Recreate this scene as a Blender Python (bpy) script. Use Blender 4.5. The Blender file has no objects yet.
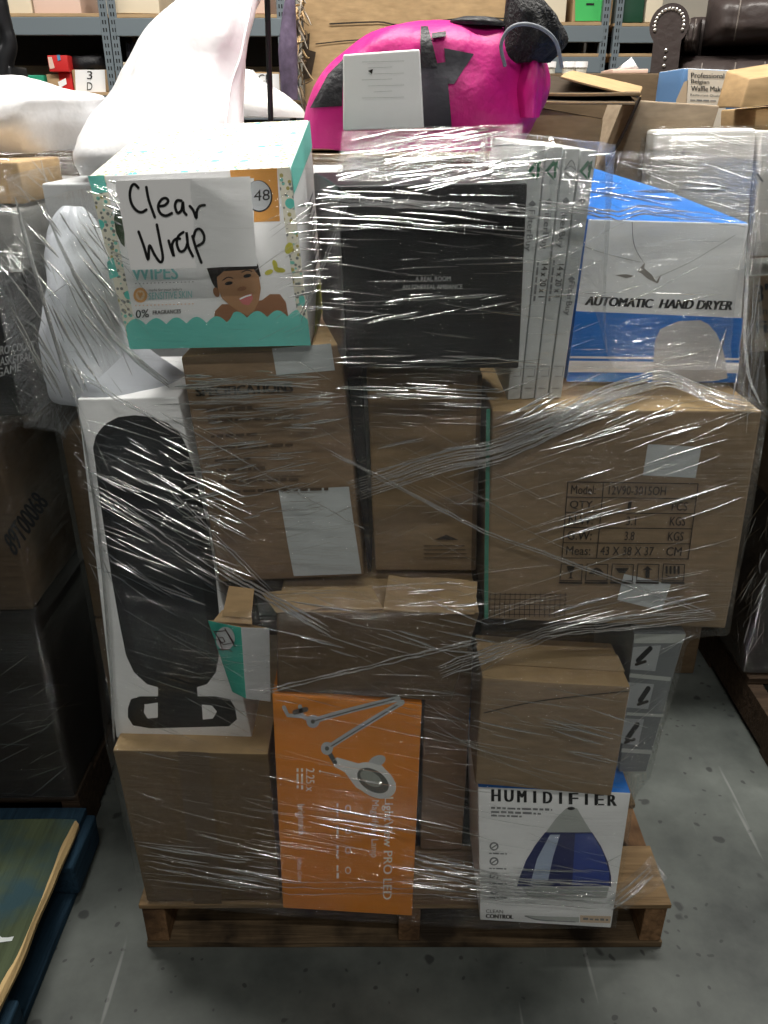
import bpy, bmesh, math, random
from mathutils import Vector, Matrix, noise
from mathutils.bvhtree import BVHTree
from mathutils.geometry import tessellate_polygon

random.seed(7)
noise.seed_set(4)
SC = bpy.context.scene
COL = SC.collection

# ------------------------------------------------------------------ camera, world, lamps, exposure
FPX, PITCH, CAMZ = 815.0, math.radians(26.0), 1.46
CP, SP = math.cos(PITCH), math.sin(PITCH)
cam_d = bpy.data.cameras.new('camera')
cam_d.sensor_fit = 'VERTICAL'; cam_d.sensor_height = 36.0; cam_d.lens = FPX / 1024 * 36.0
cam_d.clip_start = 0.02
cam = bpy.data.objects.new('camera', cam_d); COL.objects.link(cam)
cam.location = (0, 0, CAMZ); cam.rotation_euler = (math.pi / 2 - PITCH, 0, 0)
SC.camera = cam

SC.view_settings.view_transform = 'Standard'
SC.view_settings.look = 'None'
SC.view_settings.gamma = 1.0
SC.view_settings.use_curve_mapping = False
SC.view_settings.exposure = 0.1
SC.cycles.use_denoising = True
SC.cycles.transparent_max_bounces = 40
SC.cycles.max_bounces = 8
SC.cycles.sample_clamp_indirect = 4.0

world = bpy.data.worlds.new('world'); SC.world = world; world.use_nodes = True
bg = world.node_tree.nodes['Background']
bg.inputs['Color'].default_value = (0.95, 1.0, 1.0, 1); bg.inputs['Strength'].default_value = 0.02

def lamp(name, loc, sx, sy, power, col=(1.0, 0.965, 0.90)):
    l = bpy.data.lights.new(name, 'AREA'); l.shape = 'RECTANGLE'; l.size = sx; l.size_y = sy
    l.energy = power; l.color = col
    o = bpy.data.objects.new(name, l); COL.objects.link(o); o.location = loc
    return o
# the rows of warehouse ceiling tubes, then one added row
lamp('ceiling_lamp', (0.45, -0.80, 3.8), 1.5, 0.07, 35)
lamp('ceiling_lamp', (0.0, 1.75, 4.0), 2.6, 0.20, 195)
lamp('ceiling_lamp', (-3.2, 2.2, 4.0), 2.6, 0.2, 60)
lamp('ceiling_lamp', (3.4, 2.2, 4.0), 2.6, 0.2, 60)
lamp('ceiling_lamp', (0.0, -3.0, 3.9), 1.8, 0.07, 48)  # added unseen row, brightens the fronts below the overhanging wipes box

# ------------------------------------------------------------------ pixel helpers (photo 768x1024)
def ray(px, py):
    x = (px - 384.0) / FPX; y = (512.0 - py) / FPX
    return Vector((x, CP + y * SP, -SP + y * CP))
CAM = Vector((0, 0, CAMZ))
def at(px, py, Y):
    d = ray(px, py); return CAM + d * (Y / d.y)
def at_z(px, py, z):
    d = ray(px, py); return CAM + d * ((z - CAMZ) / d.z)

class Face:
    """A plane in the world that print can be laid on."""
    def __init__(s, p, n): s.p = p.copy(); s.n = n.normalized()
    def hit(s, px, py, off=0.0):
        d = ray(px, py); t = (s.p - CAM).dot(s.n) / d.dot(s.n)
        return CAM + d * t + s.n * off

# ------------------------------------------------------------------ materials
def new_mat(name):
    m = bpy.data.materials.new(name); m.use_nodes = True
    nt = m.node_tree; b = nt.nodes['Principled BSDF']
    return m, nt, b
def lin(c):
    return tuple(((v / 255.0) / 12.92 if v <= 10 else ((v / 255.0 + 0.055) / 1.055) ** 2.4) for v in c)
MATS = {}
def plain(name, rgb, rough=0.55, metal=0.0, bump=0.0, bscale=60, var=0.0, vscale=8, spec=0.4):
    if name in MATS: return MATS[name]
    m, nt, b = new_mat(name); c = lin(rgb)
    b.inputs['Base Color'].default_value = (*c, 1); b.inputs['Roughness'].default_value = rough
    b.inputs['Metallic'].default_value = metal; b.inputs['Specular IOR Level'].default_value = spec
    tc = nt.nodes.new('ShaderNodeTexCoord')
    if var > 0:
        n = nt.nodes.new('ShaderNodeTexNoise'); n.inputs['Scale'].default_value = vscale; n.inputs['Detail'].default_value = 6
        nt.links.new(tc.outputs['Object'], n.inputs['Vector'])
        r = nt.nodes.new('ShaderNodeValToRGB')
        r.color_ramp.elements[0].position = 0.3; r.color_ramp.elements[1].position = 0.7
        r.color_ramp.elements[0].color = (*[v * (1 - var) for v in c], 1)
        r.color_ramp.elements[1].color = (*[min(1, v * (1 + var)) for v in c], 1)
        nt.links.new(n.outputs['Fac'], r.inputs['Fac']); nt.links.new(r.outputs['Color'], b.inputs['Base Color'])
    if bump > 0:
        n2 = nt.nodes.new('ShaderNodeTexNoise'); n2.inputs['Scale'].default_value = bscale; n2.inputs['Detail'].default_value = 4
        nt.links.new(tc.outputs['Object'], n2.inputs['Vector'])
        bp = nt.nodes.new('ShaderNodeBump'); bp.inputs['Strength'].default_value = bump; bp.inputs['Distance'].default_value = 0.01
        nt.links.new(n2.outputs['Fac'], bp.inputs['Height']); nt.links.new(bp.outputs['Normal'], b.inputs['Normal'])
    MATS[name] = m
    return m
def cardboard(name, rgb):
    if name in MATS: return MATS[name]
    m, nt, b = new_mat(name); c = lin(rgb)
    b.inputs['Roughness'].default_value = 0.75; b.inputs['Specular IOR Level'].default_value = 0.2
    tc = nt.nodes.new('ShaderNodeTexCoord')
    mp = nt.nodes.new('ShaderNodeMapping'); mp.inputs['Scale'].default_value = (14, 14, 60)
    n = nt.nodes.new('ShaderNodeTexNoise'); n.inputs['Scale'].default_value = 2.0; n.inputs['Detail'].default_value = 8
    nt.links.new(tc.outputs['Object'], mp.inputs['Vector']); nt.links.new(mp.outputs['Vector'], n.inputs['Vector'])
    r = nt.nodes.new('ShaderNodeValToRGB')
    r.color_ramp.elements[0].position = 0.25; r.color_ramp.elements[1].position = 0.75
    r.color_ramp.elements[0].color = (*[v * 0.84 for v in c], 1); r.color_ramp.elements[1].color = (*[min(1, v * 1.12) for v in c], 1)
    nt.links.new(n.outputs['Fac'], r.inputs['Fac']); nt.links.new(r.outputs['Color'], b.inputs['Base Color'])
    n2 = nt.nodes.new('ShaderNodeTexNoise'); n2.inputs['Scale'].default_value = 9; n2.inputs['Detail'].default_value = 3
    nt.links.new(tc.outputs['Object'], n2.inputs['Vector'])
    bp = nt.nodes.new('ShaderNodeBump'); bp.inputs['Strength'].default_value = 0.35; bp.inputs['Distance'].default_value = 0.02
    nt.links.new(n2.outputs['Fac'], bp.inputs['Height']); nt.links.new(bp.outputs['Normal'], b.inputs['Normal'])
    MATS[name] = m
    return m
def wood(name, rgb, dark=0.5, axis='X', stain=None):
    m, nt, b = new_mat(name); c = lin(rgb)
    b.inputs['Roughness'].default_value = 0.8; b.inputs['Specular IOR Level'].default_value = 0.15
    tc = nt.nodes.new('ShaderNodeTexCoord'); mp = nt.nodes.new('ShaderNodeMapping')
    mp.inputs['Scale'].default_value = (4, 60, 60) if axis == 'X' else (60, 4, 60)
    n = nt.nodes.new('ShaderNodeTexNoise'); n.inputs['Scale'].default_value = 1.3; n.inputs['Detail'].default_value = 9; n.inputs['Distortion'].default_value = 0.6
    nt.links.new(tc.outputs['Object'], mp.inputs['Vector']); nt.links.new(mp.outputs['Vector'], n.inputs['Vector'])
    r = nt.nodes.new('ShaderNodeValToRGB')
    r.color_ramp.elements[0].position = 0.3; r.color_ramp.elements[1].position = 0.7
    r.color_ramp.elements[0].color = (*[v * dark for v in c], 1); r.color_ramp.elements[1].color = (*c, 1)
    nt.links.new(n.outputs['Fac'], r.inputs['Fac'])
    last = r.outputs['Color']
    if stain:
        n3 = nt.nodes.new('ShaderNodeTexNoise'); n3.inputs['Scale'].default_value = 7; n3.inputs['Detail'].default_value = 5
        nt.links.new(tc.outputs['Object'], n3.inputs['Vector'])
        rr = nt.nodes.new('ShaderNodeValToRGB'); rr.color_ramp.elements[0].position = 0.45; rr.color_ramp.elements[1].position = 0.6
        nt.links.new(n3.outputs['Fac'], rr.inputs['Fac'])
        mx = nt.nodes.new('ShaderNodeMixRGB'); mx.inputs[2].default_value = (*lin(stain), 1)
        nt.links.new(rr.outputs['Color'], mx.inputs[0]); nt.links.new(last, mx.inputs[1]); last = mx.outputs[0]
    nt.links.new(last, b.inputs['Base Color'])
    bp = nt.nodes.new('ShaderNodeBump'); bp.inputs['Strength'].default_value = 0.4; bp.inputs['Distance'].default_value = 0.01
    nt.links.new(n.outputs['Fac'], bp.inputs['Height']); nt.links.new(bp.outputs['Normal'], b.inputs['Normal'])
    MATS[name] = m
    return m

def film_mat(name, haze=0.05, gloss=0.10, rough=0.13, bump=0.5, along=5.0, across=110.0, tint=(0.96, 0.97, 0.97), whiteness=0.9):
    """Clear stretch film: mostly transparent, glossy wrinkles that run along the UV u axis, a little milky."""
    m = bpy.data.materials.new(name); m.use_nodes = True
    nt = m.node_tree; nt.nodes.clear()
    N = nt.nodes.new; L = nt.links.new
    out = N('ShaderNodeOutputMaterial')
    uv = N('ShaderNodeUVMap')
    def streak(a, b_, rot):
        mp = N('ShaderNodeMapping'); mp.inputs['Scale'].default_value = (a, b_, 1); mp.inputs['Rotation'].default_value = (0, 0, math.radians(rot))
        L(uv.outputs['UV'], mp.inputs['Vector'])
        n = N('ShaderNodeTexNoise'); n.inputs['Scale'].default_value = 1.0; n.inputs['Detail'].default_value = 4; n.inputs['Roughness'].default_value = 0.6
        n.inputs['Distortion'].default_value = 0.4
        L(mp.outputs['Vector'], n.inputs['Vector'])
        return n.outputs['Fac']
    s1 = streak(along, across, 0); s2 = streak(along * 1.3, across * 0.8, 14); s3 = streak(along * 0.8, across * 0.7, -24)
    ad = N('ShaderNodeMath'); ad.operation = 'ADD'; L(s1, ad.inputs[0]); L(s2, ad.inputs[1])
    ad2 = N('ShaderNodeMath'); ad2.operation = 'ADD'; L(ad.outputs[0], ad2.inputs[0]); L(s3, ad2.inputs[1])
    bp = N('ShaderNodeBump'); bp.inputs['Strength'].default_value = bump; bp.inputs['Distance'].default_value = 0.013
    L(ad2.outputs[0], bp.inputs['Height'])
    # layered film: patches where more layers lie are milkier and shinier
    mpb = N('ShaderNodeMapping'); mpb.inputs['Scale'].default_value = (2.5, 9, 1); mpb.inputs['Rotation'].default_value = (0, 0, math.radians(-12))
    L(uv.outputs['UV'], mpb.inputs['Vector'])
    nb = N('ShaderNodeTexNoise'); nb.inputs['Scale'].default_value = 1.0; nb.inputs['Detail'].default_value = 3; L(mpb.outputs['Vector'], nb.inputs['Vector'])
    mr = N('ShaderNodeMapRange'); mr.inputs['From Min'].default_value = 0.35; mr.inputs['From Max'].default_value = 0.68
    mr.inputs['To Min'].default_value = 0.35; mr.inputs['To Max'].default_value = 1.5
    L(nb.outputs['Fac'], mr.inputs['Value'])
    lw = N('ShaderNodeLayerWeight'); lw.inputs['Blend'].default_value = 0.25; L(bp.outputs['Normal'], lw.inputs['Normal'])
    g = N('ShaderNodeBsdfGlossy'); g.inputs['Roughness'].default_value = rough; g.inputs['Color'].default_value = (1, 1, 1, 1); L(bp.outputs['Normal'], g.inputs['Normal'])
    tr = N('ShaderNodeBsdfTransparent'); tr.inputs['Color'].default_value = (*tint, 1)
    d1 = N('ShaderNodeBsdfDiffuse'); d1.inputs['Color'].default_value = (whiteness,) * 3 + (1,); L(bp.outputs['Normal'], d1.inputs['Normal'])
    d2 = N('ShaderNodeBsdfTranslucent'); d2.inputs['Color'].default_value = (whiteness,) * 3 + (1,)
    dm = N('ShaderNodeMixShader'); dm.inputs[0].default_value = 0.4; L(d1.outputs[0], dm.inputs[1]); L(d2.outputs[0], dm.inputs[2])
    hz = N('ShaderNodeMath'); hz.operation = 'MULTIPLY'; hz.inputs[1].default_value = haze; L(mr.outputs[0], hz.inputs[0])
    m1 = N('ShaderNodeMixShader'); L(hz.outputs[0], m1.inputs[0]); L(tr.outputs[0], m1.inputs[1]); L(dm.outputs[0], m1.inputs[2])
    ga = N('ShaderNodeMath'); ga.operation = 'MULTIPLY_ADD'; ga.inputs[1].default_value = 0.22; ga.inputs[2].default_value = gloss
    L(lw.outputs['Fresnel'], ga.inputs[0])
    gm = N('ShaderNodeMath'); gm.operation = 'MULTIPLY'; L(ga.outputs[0], gm.inputs[0]); L(mr.outputs[0], gm.inputs[1])
    gc = N('ShaderNodeClamp'); gc.inputs['Max'].default_value = 0.75; L(gm.outputs[0], gc.inputs['Value'])
    m2 = N('ShaderNodeMixShader'); L(gc.outputs[0], m2.inputs[0]); L(m1.outputs[0], m2.inputs[1]); L(g.outputs[0], m2.inputs[2])
    L(m2.outputs[0], out.inputs['Surface'])
    MATS[name] = m
    return m

CB_A = cardboard('brown_cardboard', (140, 120, 96))
CB_B = cardboard('warm_brown_cardboard', (138, 116, 93))
CB_C = cardboard('tan_cardboard', (178, 150, 112))
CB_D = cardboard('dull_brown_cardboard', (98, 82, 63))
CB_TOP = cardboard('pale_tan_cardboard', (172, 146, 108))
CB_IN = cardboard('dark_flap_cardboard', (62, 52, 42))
TAPE = plain('brown_packing_tape', (92, 74, 52), 0.35)
TAPE_CLEAR = plain('pale_packing_tape', (172, 148, 112), 0.28)
WHITE = plain('white_coated_card', (240, 240, 241), 0.45, bump=0.25, bscale=12)
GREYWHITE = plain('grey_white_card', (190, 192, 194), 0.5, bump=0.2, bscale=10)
PAPER = plain('white_paper', (246, 246, 247), 0.7)
LABEL = plain('off_white_label_paper', (198, 203, 204), 0.6)
BLACK = plain('black_coated_card', (20, 21, 24), 0.4, bump=0.15, bscale=20)
INK = plain('black_ink', (16, 16, 18), 0.6)
DARKINK = plain('grey_brown_ink', (40, 34, 28), 0.7)
GREYINK = plain('grey_ink', (120, 122, 124), 0.6)
SILVER = plain('silver_ink', (170, 170, 172), 0.5)
BLUE = plain('bright_blue_print', (30, 118, 210), 0.45)
TEAL = plain('teal_print', (112, 206, 194), 0.5)
ORANGE = plain('orange_print', (226, 138, 44), 0.5, bump=0.1, bscale=10)

def floral(name):
    """White card scattered with little teal, ochre and grey spots."""
    m, nt, b = new_mat(name); b.inputs['Roughness'].default_value = 0.5
    tc = nt.nodes.new('ShaderNodeTexCoord'); base = (*lin((226, 222, 205)), 1); last = None
    for sc, th, col in ((120, 0.28, (120, 190, 175)), (95, 0.24, (170, 160, 90)), (140, 0.30, (120, 125, 120)), (28, 0.17, (86, 196, 182))):
        v = nt.nodes.new('ShaderNodeTexVoronoi'); v.inputs['Scale'].default_value = sc
        mp = nt.nodes.new('ShaderNodeMapping'); mp.inputs['Location'].default_value = (sc * .01, sc * .02, 0)
        nt.links.new(tc.outputs['Object'], mp.inputs['Vector']); nt.links.new(mp.outputs['Vector'], v.inputs['Vector'])
        lt = nt.nodes.new('ShaderNodeMath'); lt.operation = 'LESS_THAN'; lt.inputs[1].default_value = th; nt.links.new(v.outputs['Distance'], lt.inputs[0])
        mx = nt.nodes.new('ShaderNodeMixRGB'); mx.inputs[2].default_value = (*lin(col), 1)
        nt.links.new(lt.outputs[0], mx.inputs[0])
        if last is None: mx.inputs[1].default_value = base
        else: nt.links.new(last, mx.inputs[1])
        last = mx.outputs[0]
    nt.links.new(last, b.inputs['Base Color'])
    return m
FLORAL = floral('floral_print')

def concrete():
    m, nt, b = new_mat('concrete'); N = nt.nodes.new; L = nt.links.new
    tc = N('ShaderNodeTexCoord')
    n = N('ShaderNodeTexNoise'); n.inputs['Scale'].default_value = 3.2; n.inputs['Detail'].default_value = 10; n.inputs['Roughness'].default_value = 0.62; L(tc.outputs['Object'], n.inputs['Vector'])
    r = N('ShaderNodeValToRGB'); e = r.color_ramp.elements
    e[0].position = 0.28; e[0].color = (*lin((46, 51, 50)), 1); e[1].position = 0.72; e[1].color = (*lin((104, 109, 105)), 1)
    L(n.outputs['Fac'], r.inputs['Fac'])
    last = r.outputs['Color']
    for sc, th, soft, dark, seed in ((16, 0.13, 0.06, 0.28, 3.1), (38, 0.15, 0.05, 0.35, 7.7), (7, 0.07, 0.05, 0.3, 1.4)):
        mp = N('ShaderNodeMapping'); mp.inputs['Location'].default_value = (seed, seed * 2, 0); L(tc.outputs['Object'], mp.inputs['Vector'])
        nz = N('ShaderNodeTexNoise'); nz.inputs['Scale'].default_value = 22; L(mp.outputs['Vector'], nz.inputs['Vector'])
        mx0 = N('ShaderNodeMixRGB'); mx0.inputs[0].default_value = 0.03; L(mp.outputs['Vector'], mx0.inputs[1]); L(nz.outputs['Color'], mx0.inputs[2])
        v = N('ShaderNodeTexVoronoi'); v.inputs['Scale'].default_value = sc; L(mx0.outputs[0], v.inputs['Vector'])
        mr = N('ShaderNodeMapRange'); mr.inputs['From Min'].default_value = th; mr.inputs['From Max'].default_value = th + soft; mr.inputs['To Min'].default_value = 1; mr.inputs['To Max'].default_value = 0
        L(v.outputs['Distance'], mr.inputs['Value'])
        # only some cells carry a spot
        gt = N('ShaderNodeMath'); gt.operation = 'GREATER_THAN'; gt.inputs[1].default_value = 0.62
        sep = N('ShaderNodeSeparateColor'); L(v.outputs['Color'], sep.inputs['Color']); L(sep.outputs[0], gt.inputs[0])
        mu = N('ShaderNodeMath'); mu.operation = 'MULTIPLY'; L(mr.outputs[0], mu.inputs[0]); L(gt.outputs[0], mu.inputs[1])
        m2 = N('ShaderNodeMath'); m2.operation = 'MULTIPLY'; m2.inputs[1].default_value = 1 - dark; L(mu.outputs[0], m2.inputs[0])
        mx = N('ShaderNodeMixRGB'); mx.inputs[2].default_value = (*lin((34, 35, 36)), 1); L(m2.outputs[0], mx.inputs[0]); L(last, mx.inputs[1])
        last = mx.outputs[0]
    # faint pale scuffs
    mp = N('ShaderNodeMapping'); mp.inputs['Scale'].default_value = (30, 2.0, 1); mp.inputs['Rotation'].default_value = (0, 0, 0.5); L(tc.outputs['Object'], mp.inputs['Vector'])
    ns = N('ShaderNodeTexNoise'); ns.inputs['Scale'].default_value = 1; ns.inputs['Detail'].default_value = 2; L(mp.outputs['Vector'], ns.inputs['Vector'])
    rs = N('ShaderNodeValToRGB'); rs.color_ramp.elements[0].position = 0.7; rs.color_ramp.elements[1].position = 0.76; L(ns.outputs['Fac'], rs.inputs['Fac'])
    mul = N('ShaderNodeMath'); mul.operation = 'MULTIPLY'; mul.inputs[1].default_value = 0.35; L(rs.outputs['Color'], mul.inputs[0])
    mx = N('ShaderNodeMixRGB'); mx.inputs[2].default_value = (*lin((165, 168, 166)), 1); L(mul.outputs[0], mx.inputs[0]); L(last, mx.inputs[1])
    L(mx.outputs[0], b.inputs['Base Color'])
    b.inputs['Roughness'].default_value = 0.5
    bp = N('ShaderNodeBump'); bp.inputs['Strength'].default_value = 0.15; bp.inputs['Distance'].default_value = 0.01; L(n.outputs['Fac'], bp.inputs['Height']); L(bp.outputs['Normal'], b.inputs['Normal'])
    return m
CONCRETE = concrete()

# ------------------------------------------------------------------ mesh builder
class MB:
    def __init__(s): s.v = []; s.f = []; s.m = []; s.mats = []; s.uv = {}
    def mi(s, mat):
        if mat not in s.mats: s.mats.append(mat)
        return s.mats.index(mat)
    def add(s, verts, faces, mat, uvs=None):
        b = len(s.v); s.v.extend(Vector(v) for v in verts); k = s.mi(mat)
        for f in faces: s.f.append(tuple(b + i for i in f)); s.m.append(k)
        if uvs:
            for i, t in enumerate(uvs): s.uv[b + i] = t
    def grid(s, rows, mat, uvs=None, close=False):
        nr, nc = len(rows), len(rows[0]); vs = [p for r in rows for p in r]; fs = []
        for i in range(nr - 1):
            for j in range(nc if close else nc - 1):
                a = i * nc + j; b_ = i * nc + (j + 1) % nc
                fs.append((a, b_, b_ + nc, a + nc))
        s.add(vs, fs, mat, uvs)
    # --- print on a Face, in photo pixels
    def poly(s, face, pts, mat, off=0.0006):
        tri = tessellate_polygon([[Vector((x, -y, 0)) for x, y in pts]])
        s.add([face.hit(x, y, off) for x, y in pts], [tuple(t) for t in tri], mat)
    def ellipse(s, face, cx, cy, rx, ry, mat, off=0.0006, rot=0, n=28):
        r = math.radians(rot)
        s.poly(face, [(cx + rx * math.cos(t) * math.cos(r) - ry * math.sin(t) * math.sin(r), cy + rx * math.cos(t) * math.sin(r) + ry * math.sin(t) * math.cos(r))
                      for t in [2 * math.pi * i / n for i in range(n)]], mat, off)
    def stroke(s, face, pts, w, mat, off=0.0008, smooth=True):
        p = [Vector((x, y)) for x, y in pts]
        if smooth and len(p) > 2:
            q = []
            for i in range(len(p) - 1):
                p0 = p[max(i - 1, 0)]; p1 = p[i]; p2 = p[i + 1]; p3 = p[min(i + 2, len(p) - 1)]
                for k in range(5):
                    t = k / 5
                    q.append(0.5 * ((2 * p1) + (p2 - p0) * t + (2 * p0 - 5 * p1 + 4 * p2 - p3) * t * t + (3 * p1 - p0 - 3 * p2 + p3) * t ** 3))
            q.append(p[-1]); p = q
        rows = []
        for i, c in enumerate(p):
            d = p[min(i + 1, len(p) - 1)] - p[max(i - 1, 0)]
            d = d.normalized() if d.length > 1e-6 else Vector((1, 0))
            nn = Vector((-d.y, d.x)) * w / 2
            rows.append([face.hit(c.x + nn.x, c.y + nn.y, off), face.hit(c.x - nn.x, c.y - nn.y, off)])
        s.grid(rows, mat)
        for c in (p[0], p[-1]): s.ellipse(face, c.x, c.y, w / 2, w / 2, mat, off + 0.00005, n=10)
    def text(s, face, body, quad, mat, off=0.0008, bold=0.0, shear=0.0, space=1.0):
        """Lettering that fills the pixel quad TL, TR, BR, BL."""
        vs, fs = glyphs(body, 0.0, shear, space)
        tl, tr, br, bl = [Vector(q) for q in quad]
        for sh in ((0.0,) if not bold else (-1.0, 0.0, 1.0)):
            k = sh * bold * 2.0 / max(1, len(body)); out = []
            for (u, v) in vs:
                a = bl.lerp(br, u + k); b_ = tl.lerp(tr, u + k); c = a.lerp(b_, v); out.append(face.hit(c.x, c.y, off + sh * .00004))
            s.add(out, fs, mat)
    def words(s, face, quad, mat, off=0.0008, seed=1):
        """A line of print too small to read: dashes of word length inside the pixel quad TL, TR, BR, BL."""
        rnd = random.Random(seed + int(quad[0][1] * 7)); tl, tr, br, bl = [Vector(q) for q in quad]
        L_ = max((tr - tl).length, 1); h = (bl - tl).length; x = 0.0
        while x < L_ - h * .3:
            w = min(L_ - x, h * rnd.uniform(.8, 3.4)); y0 = rnd.uniform(.05, .25)
            P = [tl.lerp(tr, x / L_).lerp(bl.lerp(br, x / L_), y0), tl.lerp(tr, (x + w) / L_).lerp(bl.lerp(br, (x + w) / L_), y0), tl.lerp(tr, (x + w) / L_).lerp(bl.lerp(br, (x + w) / L_), .8), tl.lerp(tr, x / L_).lerp(bl.lerp(br, x / L_), .8)]
            s.add([face.hit(p.x, p.y, off) for p in P], [(0, 1, 2, 3)], mat); x += w + h * .55
    def build(s, name, parent=None, smooth=True, label=None, cat=None, group=None, kind=None, base=None):
        if base is None:
            if parent is not None: base = parent.matrix_world.translation.copy() if False else Vector(parent['_b'])
            else:
                xs = [v.x for v in s.v]; ys = [v.y for v in s.v]; zs = [v.z for v in s.v]
                base = Vector(((min(xs) + max(xs)) / 2, (min(ys) + max(ys)) / 2, min(zs)))
        me = bpy.data.meshes.new(name)
        me.from_pydata([v - base for v in s.v], [], s.f); me.update()
        for mt in s.mats: me.materials.append(mt)
        me.polygons.foreach_set('material_index', s.m)
        me.polygons.foreach_set('use_smooth', [smooth] * len(s.f))
        if s.uv:
            l = me.uv_layers.new(name='UVMap')
            for lp in me.loops: l.data[lp.index].uv = s.uv.get(lp.vertex_index, (0, 0))
        o = bpy.data.objects.new(name, me); COL.objects.link(o)
        o['_b'] = list(base)
        if parent is not None:
            o.parent = parent; o.location = base - Vector(parent['_b'])
        else: o.location = base
        tag(o, label, cat, group, kind)
        return o
def tag(o, label=None, cat=None, group=None, kind=None):
    for k, v in (('label', label), ('category', cat), ('group', group), ('kind', kind)):
        if v: o[k] = v
    return o
def empty(name, loc, label, cat, group=None, kind=None):
    o = bpy.data.objects.new(name, None); COL.objects.link(o); o.location = loc; o['_b'] = list(loc); o.empty_display_size = 0.05
    return tag(o, label, cat, group, kind)

_G = {}
def glyphs(body, bold, shear, space):
    k = (body, bold, shear, space)
    if k not in _G:
        cu = bpy.data.curves.new('t', 'FONT'); cu.body = body; cu.offset = bold; cu.shear = shear; cu.space_character = space; cu.resolution_u = 3
        o = bpy.data.objects.new('t', cu); COL.objects.link(o)
        me = o.to_mesh()
        vs = [v.co.copy() for v in me.vertices]; fs = [tuple(p.vertices) for p in me.polygons]
        o.to_mesh_clear(); bpy.data.objects.remove(o); bpy.data.curves.remove(cu)
        x0 = min(v.x for v in vs); x1 = max(v.x for v in vs); y0 = min(v.y for v in vs); y1 = max(v.y for v in vs)
        _G[k] = ([((v.x - x0) / (x1 - x0), (v.y - y0) / (y1 - y0)) for v in vs], fs)
    return _G[k]
def vquad(x0, x1, y0, y1, lean=0.0):
    """Quad for lettering that reads downwards, its head to the right; lean shifts the lower end sideways."""
    return ((x1, y0), (x1 + lean, y1), (x0 + lean, y1), (x0, y0))

def wob(p, amp, fr=7.0):
    return noise.noise_vector(p * fr) * amp

def hexbox(mb, c, mats, r=0.004, res=0.03, amp=0.0):
    """A rounded, slightly dented box from eight corners c[(u,v,w)]: u left-right, v front-back, w down-up."""
    C = {k: Vector(p) for k, p in c.items()}
    L = [max(1e-4, sum((C[b_] - C[a]).length for a, b_ in prs) / 4) for prs in (
        [((0, v, w), (1, v, w)) for v in (0, 1) for w in (0, 1)],
        [((u, 0, w), (u, 1, w)) for u in (0, 1) for w in (0, 1)],
        [((u, v, 0), (u, v, 1)) for u in (0, 1) for v in (0, 1)])]
    r = min(r, min(L) * 0.3)
    ax = []
    for l in L:
        n = max(1, min(14, int(round((l - 2 * r) / res))))
        ax.append([0, 0.35 * r] + [r + (l - 2 * r) * i / n for i in range(n + 1)] + [l - 0.35 * r, l])
    def pos(q):
        inn = [min(max(q[i], r), L[i] - r) for i in range(3)]
        d = Vector([q[i] - inn[i] for i in range(3)])
        if d.length > 1e-9: d = d.normalized() * r
        g = [(inn[i] + d[i]) / L[i] for i in range(3)]
        u, v, w = g; P = Vector()
        for (a, b_, e), co in C.items():
            P += co * ((u if a else 1 - u) * (v if b_ else 1 - v) * (w if e else 1 - w))
        if amp:
            P += wob(P, amp)
        return P
    idx = {}; vs = []
    def vid(i, j, k):
        key = (i, j, k)
        if key not in idx: idx[key] = len(vs); vs.append(pos((ax[0][i], ax[1][j], ax[2][k])))
        return idx[key]
    nu, nv, nw = [len(a) - 1 for a in ax]
    sides = {'front': [], 'back': [], 'left': [], 'right': [], 'bottom': [], 'top': []}
    for i in range(nu):
        for k in range(nw):
            sides['front'].append((vid(i, 0, k), vid(i + 1, 0, k), vid(i + 1, 0, k + 1), vid(i, 0, k + 1)))
            sides['back'].append((vid(i, nv, k), vid(i, nv, k + 1), vid(i + 1, nv, k + 1), vid(i + 1, nv, k)))
    for j in range(nv):
        for k in range(nw):
            sides['left'].append((vid(0, j, k), vid(0, j, k + 1), vid(0, j + 1, k + 1), vid(0, j + 1, k)))
            sides['right'].append((vid(nu, j, k), vid(nu, j + 1, k), vid(nu, j + 1, k + 1), vid(nu, j, k + 1)))
    for i in range(nu):
        for j in range(nv):
            sides['bottom'].append((vid(i, j, 0), vid(i, j + 1, 0), vid(i + 1, j + 1, 0), vid(i + 1, j, 0)))
            sides['top'].append((vid(i, j, nw), vid(i + 1, j, nw), vid(i + 1, j + 1, nw), vid(i, j + 1, nw)))
    b = len(mb.v); mb.v.extend(vs)
    for sd, fs in sides.items():
        k = mb.mi(mats.get(sd, mats['all']))
        for f in fs: mb.f.append(tuple(b + i for i in f)); mb.m.append(k)

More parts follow.
